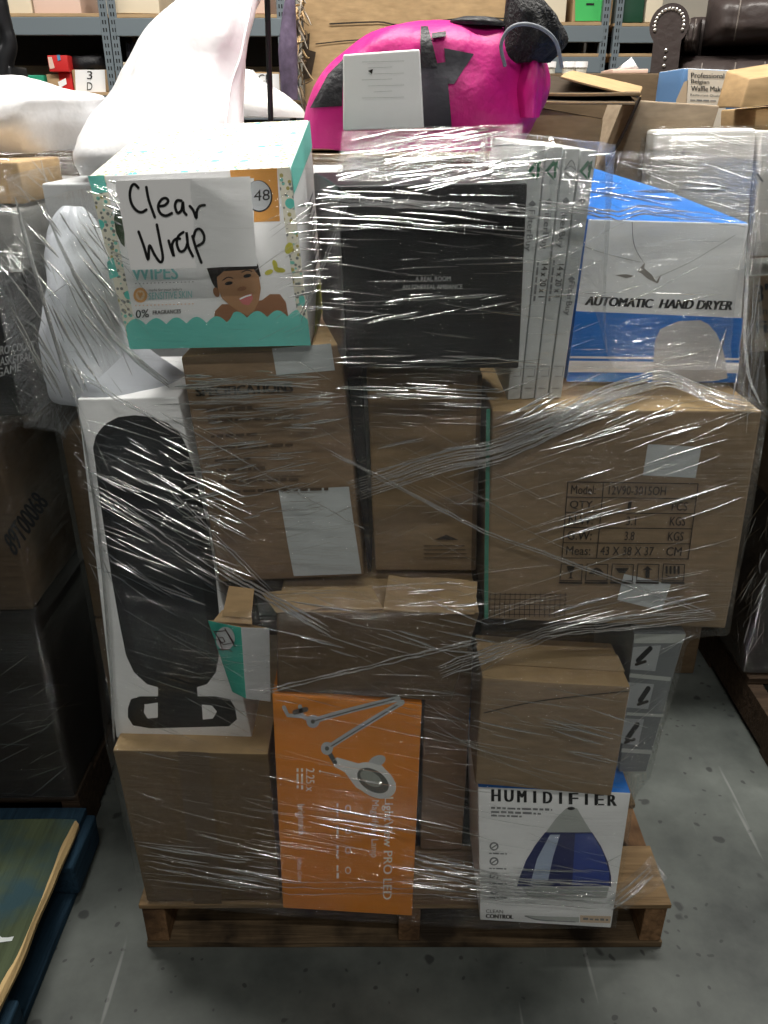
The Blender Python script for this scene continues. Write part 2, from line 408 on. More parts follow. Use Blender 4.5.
class Box:
    """A box whose front is given by four photo pixels TL, TR, BR, BL on a plane at distance Y."""
    def __init__(s, px, Y, depth, mats, tilt=0.0, yaw=0.0, rise=0.0, rise_l=0.0, r=0.004, amp=0.0015, flare=0.0, res=0.03):
        t = math.radians(tilt); y = math.radians(yaw)
        n = Vector((math.sin(y) * math.cos(t), -math.cos(y) * math.cos(t), -math.sin(t)))
        cx = (px[2][0] + px[3][0]) / 2; cy = (px[2][1] + px[3][1]) / 2
        s.face = Face(at(cx, cy, Y), n)
        TL, TR, BR, BL = [s.face.hit(*p) for p in px]
        back = Vector((-n.x, -n.y, 0)).normalized() * depth
        up = Vector((0, 0, 1))
        s.c = {(0, 0, 0): BL, (1, 0, 0): BR, (0, 0, 1): TL, (1, 0, 1): TR,
               (0, 1, 0): BL + back, (1, 1, 0): BR + back, (0, 1, 1): TL + back + up * (rise + rise_l), (1, 1, 1): TR + back + up * rise}
        s.mb = MB(); hexbox(s.mb, s.c, mats, r, res, amp)
        z = [p.z for p in s.c.values()]; s.zmin, s.zmax = min(z), max(z)
        s.top = Face((TL + TR) / 2, (TR - TL).cross((TL + back + up * rise) - TL))
        s.amp = amp
    def build(s, name, label, cat='box', group=None):
        s.o = s.mb.build(name, label=label, cat=cat, group=group); return s.o
    def sticker(s, name, px, mat, off=0.0012, label=None, more=None, face=None, grid=6):
        """A paper label or a strip of tape stuck to the front: a child that follows the surface."""
        f = face or s.face; mb = MB(); tl, tr, br, bl = [Vector(p) for p in px]; rows = []
        for i in range(grid + 1):
            a = tl.lerp(bl, i / grid); b_ = tr.lerp(br, i / grid); row = []
            for j in range(grid + 1):
                q = a.lerp(b_, j / grid); p = f.hit(q.x, q.y, 0)
                row.append(p + wob(p, s.amp) + f.n * off)
            rows.append(row)
        mb.grid(rows, mat)
        # a back sheet gives the paper its thickness
        mb.grid([[p - f.n * 0.0004 for p in reversed(r_)] for r_ in rows], mat)
        if more: more(mb)
        return mb.build(name, parent=s.o, label=label)
def box3(mb, lo, hi, mats, r=0.004, amp=0.001, res=0.05):
    if not isinstance(mats, dict): mats = {'all': mats}
    hexbox(mb, {(a, b_, e): ((hi[0] if a else lo[0]), (hi[1] if b_ else lo[1]), (hi[2] if e else lo[2])) for a in (0, 1) for b_ in (0, 1) for e in (0, 1)}, mats, r, res, amp)
def corners3(lo, hi):
    return {(a, b_, e): Vector(((hi[0] if a else lo[0]), (hi[1] if b_ else lo[1]), (hi[2] if e else lo[2]))) for a in (0, 1) for b_ in (0, 1) for e in (0, 1)}

def loft(mb, rows, mat, n=28, amp=0.0, fr=8.0, sub=4, square=1.0, fold=0.0):
    """A soft body: rows of (left px, right px, py, Y, half thickness) become closed rings."""
    R = []
    for (a, b_, py, Y, th) in rows:
        l = at(a, py, Y); r_ = at(b_, py, Y); R.append(((l + r_) / 2, (r_ - l).length / 2, th))
    S = []
    for i in range(len(R) - 1):
        for k in range(sub):
            t = k / sub
            def cr(f):
                p0, p1, p2, p3 = f(R[max(i - 1, 0)]), f(R[i]), f(R[i + 1]), f(R[min(i + 2, len(R) - 1)])
                return 0.5 * ((2 * p1) + (p2 - p0) * t + (2 * p0 - 5 * p1 + 4 * p2 - p3) * t * t + (3 * p1 - p0 - 3 * p2 + p3) * t ** 3)
            S.append((cr(lambda q: q[0]), max(0.002, cr(lambda q: q[1])), max(0.002, cr(lambda q: q[2]))))
    S.append(R[-1])
    rings = []
    for (c, w, th) in S:
        ring = []
        for j in range(n):
            a = 2 * math.pi * j / n
            ca, sa = math.cos(a), math.sin(a)
            ca = math.copysign(abs(ca) ** square, ca); sa = math.copysign(abs(sa) ** square, sa)
            p = c + Vector((w * ca, th * sa, 0))
            if amp: p += wob(p, amp, fr) + wob(p + Vector((5, 5, 5)), amp * 0.4, fr * 2.7)
            if fold:
                p += Vector((ca, sa, 0)) * fold * noise.noise(Vector((a * 2.2, p.z * 9, p.x * 3)))
            ring.append(p)
        rings.append(ring)
    mb.grid(rings, mat, close=True)
    for ring, rev in ((rings[0], False), (rings[-1], True)):
        b = len(mb.v); c = sum(ring, Vector()) / n
        vs = [c] + ring
        mb.add(vs, [((0, i + 1, (i + 1) % n + 1) if rev else (0, (i + 1) % n + 1, i + 1)) for i in range(n)], mat)
def tube(mb, pts, rad, mat, n=8, sub=4, uv=False):
    p = [Vector(q) for q in pts]; rr = rad if isinstance(rad, (list, tuple)) else [rad] * len(p)
    if len(p) > 2 and sub > 1:
        q, rq = [], []
        for i in range(len(p) - 1):
            p0, p1, p2, p3 = p[max(i - 1, 0)], p[i], p[i + 1], p[min(i + 2, len(p) - 1)]
            for k in range(sub):
                t = k / sub
                q.append(0.5 * ((2 * p1) + (p2 - p0) * t + (2 * p0 - 5 * p1 + 4 * p2 - p3) * t * t + (3 * p1 - p0 - 3 * p2 + p3) * t ** 3)); rq.append(rr[i] * (1 - t) + rr[i + 1] * t)
        q.append(p[-1]); rq.append(rr[-1]); p, rr = q, rq
    rows = []; ref = None
    for i, c in enumerate(p):
        d = (p[min(i + 1, len(p) - 1)] - p[max(i - 1, 0)]).normalized()
        if ref is None: ref = d.orthogonal().normalized()
        ref = (ref - d * ref.dot(d)).normalized(); b = d.cross(ref)
        rows.append([c + (ref * math.cos(2 * math.pi * j / n) + b * math.sin(2 * math.pi * j / n)) * rr[i] for j in range(n)])
    mb.grid(rows, mat, close=True)
    mb.add(rows[0], [tuple(reversed(range(n)))], mat); mb.add(rows[-1], [tuple(range(n))], mat)
def bvh_of(*mbs):
    v, f = [], []
    for m in mbs:
        b = len(v); v += m.v; f += [tuple(b + i for i in q) for q in m.f]
    return BVHTree.FromPolygons(v, f)
def patch(mb, tree, px, mat, off=0.003, nu=10, nv=10, Yfall=None, thick=0.0):
    """A flexible strip laid over a body: pixel quad TL TR BR BL cast onto it."""
    tl, tr, br, bl = [Vector(p) for p in px]; rows = []; lastY = Yfall
    for i in range(nv + 1):
        a = tl.lerp(bl, i / nv); b_ = tr.lerp(br, i / nv); row = []
        for j in range(nu + 1):
            q = a.lerp(b_, j / nu); d = ray(q.x, q.y).normalized(); h = tree.ray_cast(CAM, d)
            if h[0] is not None: lastY = h[0].y; row.append(h[0] - d * off)
            else: row.append(at(q.x, q.y, lastY))
        rows.append(row)
    mb.grid(rows, mat)
    if thick:
        mb.grid([[p + Vector((0, thick, 0)) for p in reversed(r_)] for r_ in rows], mat)

def struct(name, mb, smooth=False):
    return mb.build(name, kind='structure', smooth=smooth, base=Vector((0, 0, 0)))

# ------------------------------------------------------------------ the setting
mb = MB(); mb.add([(-6, -5, 0), (6, -5, 0), (6, 7, 0), (-6, 7, 0)], [(0, 1, 2, 3)], CONCRETE); struct('floor', mb)
WALLM = plain('grey_wall_paint', (112, 108, 102), 0.8)
mb = MB(); box3(mb, (-6, 6.9, 0), (6, 7.0, 5.2), WALLM, amp=0); struct('wall_back', mb)
mb = MB(); box3(mb, (-6.1, -5, 0), (-6, 7, 5.2), WALLM, amp=0); struct('wall_left', mb)
mb = MB(); box3(mb, (6, -5, 0), (6.1, 7, 5.2), WALLM, amp=0); struct('wall_right', mb)
mb = MB(); box3(mb, (-6, -5, 5.2), (6, 7, 5.3), plain('ceiling_paint', (52, 52, 52), 0.9), amp=0); struct('ceiling', mb)

# ------------------------------------------------------------------ pallets
W_PALE = wood('pale_pallet_wood', (140, 116, 86), 0.5, 'X')
W_OLD = wood('weathered_pallet_wood', (112, 94, 72), 0.4, 'X', (48, 40, 32))
W_STR = wood('stringer_wood', (140, 108, 78), 0.5, 'Y', (70, 52, 38))
W_BLUE = wood('blue_painted_wood', (38, 62, 80), 0.5, 'Y')
W_GREEN = wood('green_painted_wood', (74, 84, 62), 0.55, 'Y', (46, 68, 74))
W_SPLIT = wood('split_raw_wood', (198, 170, 122), 0.7, 'Y')

PX0, PX1, PY0, PY1, PZ = -0.461, 0.541, 1.052, 2.26, 0.126
pal = empty('wooden_pallet', (0.045, 1.65, 0), 'worn wooden pallet with brown stringers under the central wrapped stack of boxes', 'pallet')
for i, (y0, y1) in enumerate(((1.052, 1.19), (1.30, 1.40), (1.52, 1.62), (1.74, 1.84), (1.96, 2.06), (2.12, 2.26))):
    m = MB(); box3(m, (PX0, y0, 0.115), (PX1, y1, PZ), W_PALE if i == 0 else W_OLD, r=0.002, amp=0.002); m.build('deck_board', pal, smooth=False)
for x in (PX0 + 0.002, 0.028, PX1 - 0.045):
    m = MB(); box3(m, (x, 1.058, 0.016), (x + 0.042, 2.25, 0.1145), W_STR, r=0.003, amp=0.002); m.build('stringer', pal, smooth=False)
for y0, y1 in ((1.056, 1.15), (1.58, 1.72), (2.14, 2.24)):
    m = MB(); box3(m, (PX0, y0, 0.0), (PX1, y1, 0.016), W_OLD, r=0.002, amp=0.001)
    m.build('bottom_board', pal, smooth=False)
lp = empty('painted_pallet', (-1.1, 1.3, 0), 'blue and green painted pallet on the floor at lower left with a split raw edge', 'pallet')
for x0, x1, mt in ((-0.80, -0.640, W_GREEN), (-0.97, -0.815, W_GREEN), (-1.14, -0.985, W_BLUE), (-1.35, -1.16, W_BLUE), (-1.6, -1.37, W_BLUE)):
    m = MB(); box3(m, (x0, 0.55, 0.118), (x1, 1.245, 0.14), mt, r=0.002, amp=0.003); m.build('deck_board', lp, smooth=False)
m = MB()
rows = []
for i in range(40):
    y = 0.56 + 0.68 * i / 39; w = 0.005 + 0.006 * noise.noise(Vector((y * 14, 0, 3))) ; x = -0.640 + 0.006 * noise.noise(Vector((y * 9, 4, 3)))
    rows.append([Vector((x - w, y, .1405)), Vector((x + .001, y, .142)), Vector((x + .004 + w * .4, y, .132)), Vector((x + .004, y, .120))])
m.grid(rows, W_SPLIT); m.build('split_edge', lp, smooth=False, label='raw split wooden edge')
for y in (0.75, 1.16):
    for x in (-0.77, -1.15, -1.55):
        m = MB(); box3(m, (x, y, 0.021), (x + 0.145, y + 0.14, 0.098), W_BLUE, r=0.006, amp=0.003); m.build('block', lp, smooth=False)
for y in (0.75, 1.16):
    m = MB(); box3(m, (-1.6, y - 0.01, 0.099), (-0.642, y + .14, 0.117), W_BLUE, r=0.002, amp=0.001); m.build('stringer_board', lp, smooth=False)
for x0, x1 in ((-0.79, -0.638), (-1.15, -1.0), (-1.55, -1.4)):
    m = MB(); box3(m, (x0, 0.55, 0.0), (x1, 1.30, 0.02), W_BLUE, r=0.003, amp=0.002); m.build('bottom_board', lp, smooth=False)
m = MB()
for (y, x0, x1) in ((0.985, -.80, -.66), (0.925, -.80, -.735)):
    rows = []
    for i in range(15):
        x = x0 + (x1 - x0) * i / 14; w = .006 + .006 * noise.noise(Vector((x * 60, y * 9, 1))); yc = y + .008 * noise.noise(Vector((x * 30, y, 5))) - (x - x0) * .12
        rows.append([Vector((x, yc - max(w, .0005), .1428)), Vector((x, yc + max(w, .0005), .1428))])
    m.grid(rows, plain('white_paint', (190, 196, 196), .7))
m.build('paint_mark', lp, label='white paint smears')

for (nm, x0, x1, y0, y1, lab) in (('wooden_pallet', 0.955, 1.96, 1.5, 2.5, 'dark wooden pallet at right edge under the wrapped load'),
                                  ('wooden_pallet', -1.65, -0.665, 1.32, 2.4, 'dark pallet under the black wrapped load at left')):
    W_DK = wood('dark_brown_wood', (72, 58, 46), 0.5, 'X'); p = empty(nm, ((x0 + x1) / 2, (y0 + y1) / 2, 0), lab, 'pallet')  # darker brown wood for both side pallets
    for k in range(5):
        yy = y0 + (y1 - y0 - .1) * k / 4
        m = MB(); box3(m, (x0, yy, .115), (x1, yy + .1, .135), W_DK, r=.002, amp=.001); m.build('deck_board', p, smooth=False)
    for k in range(3):
        xx = x0 + (x1 - x0 - .04) * k / 2
        m = MB(); box3(m, (xx, y0, 0.016), (xx + .04, y1, .1145), W_DK, r=.002, amp=.001); m.build('stringer', p, smooth=False)
    for k in range(3):
        yy = y0 + (y1 - y0 - .1) * k / 2
        m = MB(); box3(m, (x0, yy, 0), (x1, yy + .1, .0155), W_DK, r=.002, amp=.001); m.build('bottom_board', p, smooth=False)

# ------------------------------------------------------------------ the central stack
WRAPPED = []   # corner sets the film is stretched round
def keep(b): WRAPPED.append(b.c); return b

# brown carton, lower left
CB_E = cardboard('dark_brown_cardboard', (104, 86, 62))
A = keep(Box([(112, 750), (268, 754), (281, 900), (147, 901.5)], 1.055, 0.35, {'all': CB_E, 'top': CB_TOP}))
A.build('cardboard_box', 'plain brown taped carton at the bottom left corner of the stack')
A.sticker('packing_tape', [(178, 751), (209, 752), (222, 905), (194, 905)], TAPE)

# orange lamp box
B = keep(Box([(272, 694), (422, 705), (412, 916), (283, 908)], 1.03, 0.12, {'all': CB_C, 'front': ORANGE, 'left': ORANGE, 'right': ORANGE, 'top': ORANGE}, amp=0, r=.002))
f, m = B.face, B.mb
LAMPG = plain('printed_lamp_grey', (186, 190, 190), 0.5); LAMPD = plain('printed_lamp_dark', (92, 96, 92), 0.5); LAMPL = plain('printed_lamp_light', (220, 222, 220), 0.5)
OWHITE = plain('cream_ink', (250, 240, 222), 0.5)
m.stroke(f, [(284, 707), (288, 715), (302, 716)], 4, LAMPG, smooth=False); m.stroke(f, [(300, 706), (303, 716), (313, 720)], 4, LAMPG); m.stroke(f, [(295, 712), (306, 709)], 5, LAMPD)
m.stroke(f, [(312, 721), (350, 710), (398, 698.5)], 5.5, LAMPG, .0007); m.stroke(f, [(316, 720), (394, 699)], 1.2, LAMPD, .0010)
m.stroke(f, [(327, 748), (360, 727), (402, 702)], 5.5, LAMPG, .0007); m.stroke(f, [(331, 746), (397, 705)], 1.2, LAMPD, .0010)
m.ellipse(f, 313, 721, 6.5, 6.5, LAMPG, .0009); m.ellipse(f, 313, 721, 2.2, 2.2, LAMPD, .0012)
m.ellipse(f, 327, 748, 6, 6.5, LAMPG, .0009); m.ellipse(f, 327, 748, 2.2, 2.2, LAMPD, .0012)
m.stroke(f, [(329, 752), (335, 762)], 4.5, LAMPD, .0008)
m.poly(f, [(333, 760), (337, 757), (358, 763), (382, 765), (396, 783), (388, 796), (370, 795), (356, 787), (345, 772), (334, 766)], LAMPL, .0008)
m.ellipse(f, 377, 761, 9, 5.5, LAMPG, .0007, rot=-25); m.ellipse(f, 374, 780, 24, 15.5, LAMPL, .0010, rot=32); m.ellipse(f, 373, 780, 17.5, 10.5, LAMPD, .0013, rot=32)
m.ellipse(f, 371, 778, 12, 6.5, plain('printed_glass_grey', (150, 158, 150), .5), .0016, rot=32)
m.text(f, '2.25 x', vquad(306, 314.5, 768, 791), OWHITE, bold=.01)
m.text(f, 'brightech', vquad(295.5, 304.5, 804, 834, 1), OWHITE, bold=.015)
m.text(f, 'White Color', vquad(297, 301.5, 858, 882, 1), OWHITE)
m.text(f, 'LightView PRO LED', vquad(382, 393.5, 797, 899, -2), OWHITE, bold=.015)
m.text(f, 'Magnifying Lamp', vquad(370, 379, 800, 857, -1), OWHITE)
m.words(f, vquad(300.5, 303.5, 768, 789), OWHITE); m.words(f, vquad(296, 299, 768, 788), OWHITE)
for (y, a) in ((806, ''), (828, ''), (848, ''), (868, '')):
    m.ellipse(f, 348, y + 2, 3, 3.6, OWHITE, n=12); m.ellipse(f, 348, y + 2, 2.1, 2.6, ORANGE, .0010, n=12); m.words(f, vquad(336, 339, y - 3, y + 10), OWHITE)
m.ellipse(f, 320, 771, 1.2, 1.2, OWHITE, n=10); m.stroke(f, [(320, 771), (340, 775)], .7, OWHITE)
B.build('lamp_box', 'orange lamp box printed with a magnifier lamp standing on end at the bottom centre')

# humidifier box
Cx = keep(Box([(478, 787), (631, 793), (611, 928), (480, 920)], 1.003, 0.20, {'all': WHITE, 'right': plain('side_print_tan', (176, 138, 96), .5), 'top': BLUE}, amp=0, r=.002))
f, m = Cx.face, Cx.mb
NAVY = plain('printed_navy', (20, 34, 92), .4); COBALT = plain('printed_cobalt', (38, 66, 150), .4); PGREY = plain('printed_pale_grey', (176, 180, 176), .45); PSHINE = plain('printed_pale_blue', (168, 182, 206), .45)
for i, ch in enumerate('HUMIDIFIER'):
    x = 492 + i * 12.9 + (2.7 if ch == 'I' else 0)
    m.text(f, ch, ((x, 789 + i * .6), (x + (2.6 if ch == 'I' else 8), 789 + i * .6), (x + (2.6 if ch == 'I' else 8), 801 + i * .5), (x, 801 + i * .5)), INK, bold=.05)
m.words(f, ((491, 806), (552, 808), (552, 811), (491, 809)), GREYINK)
m.words(f, ((491, 810), (542, 812), (542, 815), (491, 813)), GREYINK)
m.words(f, ((491, 814), (522, 815), (522, 817.5), (491, 816.5)), GREYINK)
m.poly(f, [(566, 808), (577, 808), (584, 820), (592, 833), (545, 833), (556, 818)], PGREY, .0006)
m.ellipse(f, 571, 808, 4, 1.6, INK, .0010, n=14)
m.poly(f, [(545, 832), (592, 832), (601, 846), (608, 862), (611, 876), (611, 886), (517, 886), (519, 878), (526, 860), (535, 845)], NAVY, .0008)
m.poly(f, [(575, 833), (592, 833), (603, 852), (609, 872), (609, 885), (572, 885), (574, 850)], COBALT, .0011)
m.poly(f, [(550, 834), (560, 834), (553, 856), (547, 884), (530, 884), (537, 858)], PSHINE, .0013)
m.text(f, 'Crane', ((560, 881), (574, 881.5), (574, 884.5), (560, 884)), PGREY, .0016)
m.poly(f, [(522, 887), (609, 887), (606, 898), (528, 896)], PGREY, .0008); m.words(f, ((552, 892), (575, 893), (575, 896), (552, 895)), GREYINK, .0012)
for (y, a) in ((846, ''), (861, ''), (876, ''), (890, '')):
    m.ellipse(f, 494, y, 4.6, 4.2, GREYINK, n=16); m.ellipse(f, 494, y, 3.0, 2.8, WHITE, .0010, n=16); m.stroke(f, [(491, y + 2), (497, y - 2)], 1.2, GREYINK, .0012)
    m.words(f, ((489, y + 6), (507, y + 6.5), (507, y + 8.6), (489, y + 8)), GREYINK)
m.text(f, 'CLEAN', ((486, 909), (503, 909.6), (503, 913), (486, 912.4)), DARKINK); m.text(f, 'CONTROL', ((486, 913.6), (513, 914.6), (513, 918.6), (486, 917.6)), DARKINK, bold=.05)
m.poly(f, [(525, 915), (540, 916), (579, 917), (579, 922), (545, 920.5), (530, 918)], PGREY); m.stroke(f, [(525, 915.6), (540, 919.6), (575, 921.4)], 1, GREYINK, .0010)
m.poly(f, [(580, 915), (611, 916), (610, 923), (580, 922)], plain('printed_peach', (214, 190, 164), .5)); m.words(f, ((583, 917), (608, 918), (608, 921), (583, 920)), GREYINK, .0010)
Cx.build('humidifier_box', 'white humidifier box printed with a blue cone at the bottom right of the pallet')

# plain carton on the humidifier box
D = keep(Box([(482, 678), (631, 687), (612, 797), (475, 784)], 0.992, 0.115, {'all': CB_A, 'top': CB_TOP}))
D.build('cardboard_box', 'plain pale brown carton resting on top of the white humidifier box')
m = MB()
for k in range(1):
    a, b_ = D.c[(0, 0, 1)], D.c[(1, 0, 1)]; m.stroke(D.face, [(484, 712), (540, 700), (629, 690)], 1.0, DARKINK, .002)
m.build('flap_crease', D.o)
m = MB(); u = Vector((0, 0, .0018))
c0 = (D.c[(0, 0, 1)] + D.c[(0, 1, 1)]) / 2; c1 = (D.c[(1, 0, 1)] + D.c[(1, 1, 1)]) / 2
m.grid([[c0 + Vector((0, -.022, 0)) + u, c1 + Vector((0, -.022, 0)) + u], [c0 + Vector((0, .022, 0)) + u, c1 + Vector((0, .022, 0)) + u]], TAPE_CLEAR); m.build('packing_tape', D.o)

# slim grey box with pictures, beside that carton
E = keep(Box([(634, 633), (686, 633), (646, 772), (619, 772)], 1.04, 0.22, {'all': plain('slate_grey_print', (112, 116, 118), .5, bump=.2, bscale=12)}, amp=0, r=.002))
f, m = E.face, E.mb
for (q) in ([(634, 634), (686, 634), (683, 643), (634, 643)], [(630, 673), (671, 677), (670, 681), (629, 677)], [(627, 712), (664, 714), (663, 717), (626, 715)], [(622, 748), (652, 750), (651, 754), (621, 752)]):
    m.poly(f, q, PGREY)
for (q, ln) in (([(633, 647), (661, 645), (655, 671), (630, 669)], [(638, 660), (650, 648)]), ([(628, 682), (654, 684), (648, 709), (625, 707)], [(640, 700), (648, 688)]), ([(623, 718), (644, 719), (638, 745), (620, 743)], [(627, 738), (637, 724)])):
    m.poly(f, q, plain('printed_photo_grey', (160, 164, 166), .5)); m.stroke(f, ln, 5, INK, .0012); m.stroke(f, [(ln[0][0] - 2, ln[0][1] + 4), (ln[0][0] + 7, ln[0][1] + 1)], 3, DARKINK, .0012)
E.build('picture_box', 'slim grey box printed with small dark pictures beside the plain carton on the right')

# big carton with shipping table
F = keep(Box([(492, 411), (763, 411), (726, 629), (486, 619)], 1.04, 0.42, {'all': CB_A, 'top': CB_TOP}, amp=.0015))
f, m = F.face, F.mb
def ln(m, f, p, q, w=1.0, mat=DARKINK): m.stroke(f, [p, q], w, mat, .0028, smooth=False)
TLx, TRx, BRx, BLx = (567.5, 481), (697.5, 483), (687.5, 558), (561.5, 557)
def tq(u, v):
    a = Vector(TLx).lerp(Vector(TRx), u); b_ = Vector(BLx).lerp(Vector(BRx), u); return tuple(a.lerp(b_, v))
for k in range(6): ln(m, f, tq(0, k / 5), tq(1, k / 5))
for u in (0, .275, 1): ln(m, f, tq(u, 0), tq(u, 1))
def cell(txt, u0, u1, row, bold=.01):
    v0, v1 = (row + .22) / 5, (row + .80) / 5
    m.text(f, txt, (tq(u0, v0), tq(u1, v0), tq(u1, v1), tq(u0, v1)), DARKINK, .0028, bold=bold)
for r_, (a, b_, c_) in enumerate((('Model:', '12V90-3015OH', None), ('QTY.', '1', 'PCS'), ('N.W:', '3.1', 'KGS'), ('G.W:', '3.8', 'KGS'), ('Meas:', '43 X 38 X 37', 'CM'))):
    cell(a, .03, .22, r_)
    if c_ is None: cell(b_, .32, .76, r_)
    elif len(b_) > 4: cell(b_, .30, .72, r_)
    else: cell(b_, .48, .48 + .025 * len(b_), r_)
    if c_: cell(c_, .82, .94, r_)
for k in range(5):     # handling symbols
    x = 561 + k * 25.5; q = [(x, 563), (x + 21, 563.6), (x + 20, 580), (x - 1.5, 579.4)]
    for i in range(4): ln(m, f, q[i], q[(i + 1) % 4], .9)
    ln(m, f, (x - 1.5, 581.5), (x + 20, 582), 2.2)
    cx_, cy_ = x + 9.5, 571
    if k == 0: m.poly(f, [(cx_ - 4, 565), (cx_ + 4, 565), (cx_ + 3, 570), (cx_ + .7, 572), (cx_ + .7, 576), (cx_ + 3, 577.5), (cx_ - 3, 577.5), (cx_ - .7, 576), (cx_ - .7, 572), (cx_ - 3, 570)], DARKINK, .0028)
    if k == 1: m.poly(f, [(cx_ - 8, 573), (cx_ - 4, 568), (cx_, 566.5), (cx_ + 4, 568), (cx_ + 8, 573)], DARKINK, .0028)
    if k == 2: m.poly(f, [(cx_ - 7, 567), (cx_ + 7, 567), (cx_ + 3, 572), (cx_ - 3, 572)], DARKINK, .0028)
    if k == 3: m.poly(f, [(cx_ - 5, 577), (cx_ - 2, 577), (cx_ - 2, 569), (cx_ - 5, 569), (cx_, 565), (cx_ + 5, 569), (cx_ + 2, 569), (cx_ + 2, 577)], DARKINK, .0028)
    if k == 4:
        for j in range(4): ln(m, f, (x + 3 + j * 4, 566), (x + 3 + j * 4, 572), 2.2)
        m.stroke(f, [(x + 2, 574), (cx_, 577), (x + 16, 574)], .9, DARKINK, .0028)
for k in range(16): ln(m, f, (490 + k * 5, 592), (489 + k * 5, 616), .6)
for k in range(5): ln(m, f, (489, 593 + k * 5), (566, 594 + k * 5), .7)
F.build('cardboard_box', 'biggest brown carton on the right, with a shipping table and handling symbols printed on it')
F.sticker('shipping_label', [(647, 444.5), (701, 447), (695, 478), (642, 475.5)], LABEL)
F.sticker('shipping_label', [(624, 574), (671, 584), (661, 610.5), (617, 600)], LABEL)
F.sticker('packing_tape', [(486, 409), (490, 409), (488, 618), (484, 618)], plain('green_tape_edge', (70, 130, 110), .5), .0016)

# narrow carton in the middle
CB_G = cardboard('light_brown_cardboard', (142, 120, 92))
G = keep(Box([(366, 373), (482, 373), (476, 571), (375, 571)], 1.11, 0.36, {'all': CB_G, 'top': CB_TOP}))
f, m = G.face, G.mb
for k in range(4): ln(m, f, (424, 545 + k * 4), (464 + k, 545 + k * 4), .8)
m.poly(f, [(434, 539), (446, 534), (458, 539)], DARKINK, .0028)
G.build('cardboard_box', 'narrow upright brown carton in the middle of the stack below the black box')
DK = plain('black_plastic_strip', (24, 24, 26), .35)
G.sticker('packing_tape', [(477, 375), (481.5, 375), (475.5, 569), (471, 569)], CB_D, .0016)

# leaning carton with specifications
H = keep(Box([(181, 357), (341, 344), (364, 576), (219, 583)], 1.085, 0.32, {'all': CB_B, 'top': CB_TOP}, tilt=-2))
f, m = H.face, H.mb
m.text(f, 'SPECIFICATIONS', ((196, 387), (292, 382), (293, 391), (197, 396)), DARKINK, .0028, bold=.05)
for (y, x1, t) in ((408, 252, ''), (418, 300, ''), (434, 256, ''), (445, 290, ''), (458, 250, ''), (468, 262, ''), (479, 296, ''), (489, 322, '')):
    d = (y - 408) * .16
    m.words(f, ((207 + d, y), (x1 + d * .5, y - 3), (x1 + d * .5, y + 1.5), (207 + d, y + 4)), plain('faded_brown_ink', (88, 72, 56), .7), .0028)
H.build('cardboard_box', 'brown carton with lines of specifications and a large white label leaning left of centre')
H.sticker('shipping_label', [(279, 490), (349, 486), (361, 573), (294, 576)], LABEL)
H.sticker('shipping_label', [(272, 348), (331, 343), (335, 370), (277, 375)], LABEL)
mm = MB(); a = at(347, 378, 1.11); b_ = at(363, 378, 1.11); c_ = at(371.5, 572, 1.115); d_ = at(368, 572, 1.115)
hexbox(mm, {(0, 0, 0): d_, (1, 0, 0): c_, (0, 0, 1): a, (1, 0, 1): b_, (0, 1, 0): d_ + Vector((0, .2, 0)), (1, 1, 0): c_ + Vector((0, .2, 0)), (0, 1, 1): a + Vector((0, .2, 0)), (1, 1, 1): b_ + Vector((0, .2, 0))}, {'all': BLACK}, r=.002)
mm.build('black_board', label='thin black panel standing between the two upright brown cartons', cat='panel')

# white box with a black oval appliance
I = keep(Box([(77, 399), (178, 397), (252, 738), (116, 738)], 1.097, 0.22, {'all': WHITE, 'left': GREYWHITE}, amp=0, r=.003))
f, m = I.face, I.mb
BLK = plain('printed_black', (22, 24, 27), .4); BLK2 = plain('printed_charcoal', (36, 39, 43), .4)
m.poly(f, [(95, 460), (93, 448), (96, 435), (105, 424), (118, 417), (135, 415), (152, 417), (168, 423), (180, 433), (187, 447), (194, 470), (202, 500), (209, 530), (215, 570), (219, 610), (220, 650), (216, 672), (207, 684), (197, 687), (200, 722), (158, 722), (158, 687), (147, 684), (134, 672), (126, 655), (119, 620), (112, 580), (106, 540), (100, 500)], BLK, .0006)
m.poly(f, [(100, 452), (106, 438), (122, 428), (140, 427), (160, 434), (172, 448), (188, 500), (200, 560), (207, 620), (206, 655), (196, 672), (165, 676), (146, 668), (135, 648), (118, 560), (106, 490)], BLK2, .0010)
m.poly(f, [(128, 708), (131, 699), (140, 696), (215, 696), (230, 699), (235, 707), (237, 719), (229, 726), (150, 728), (133, 725), (128, 717)], BLK, .0008)
m.poly(f, [(145, 704), (158, 702), (158, 717), (148, 718), (144, 712)], WHITE, .0014); m.poly(f, [(202, 704), (212, 705), (217, 711), (213, 718), (203, 719)], WHITE, .0014)
I.build('appliance_box', 'tall white box printed with a black oval heater on a looped base, left side')

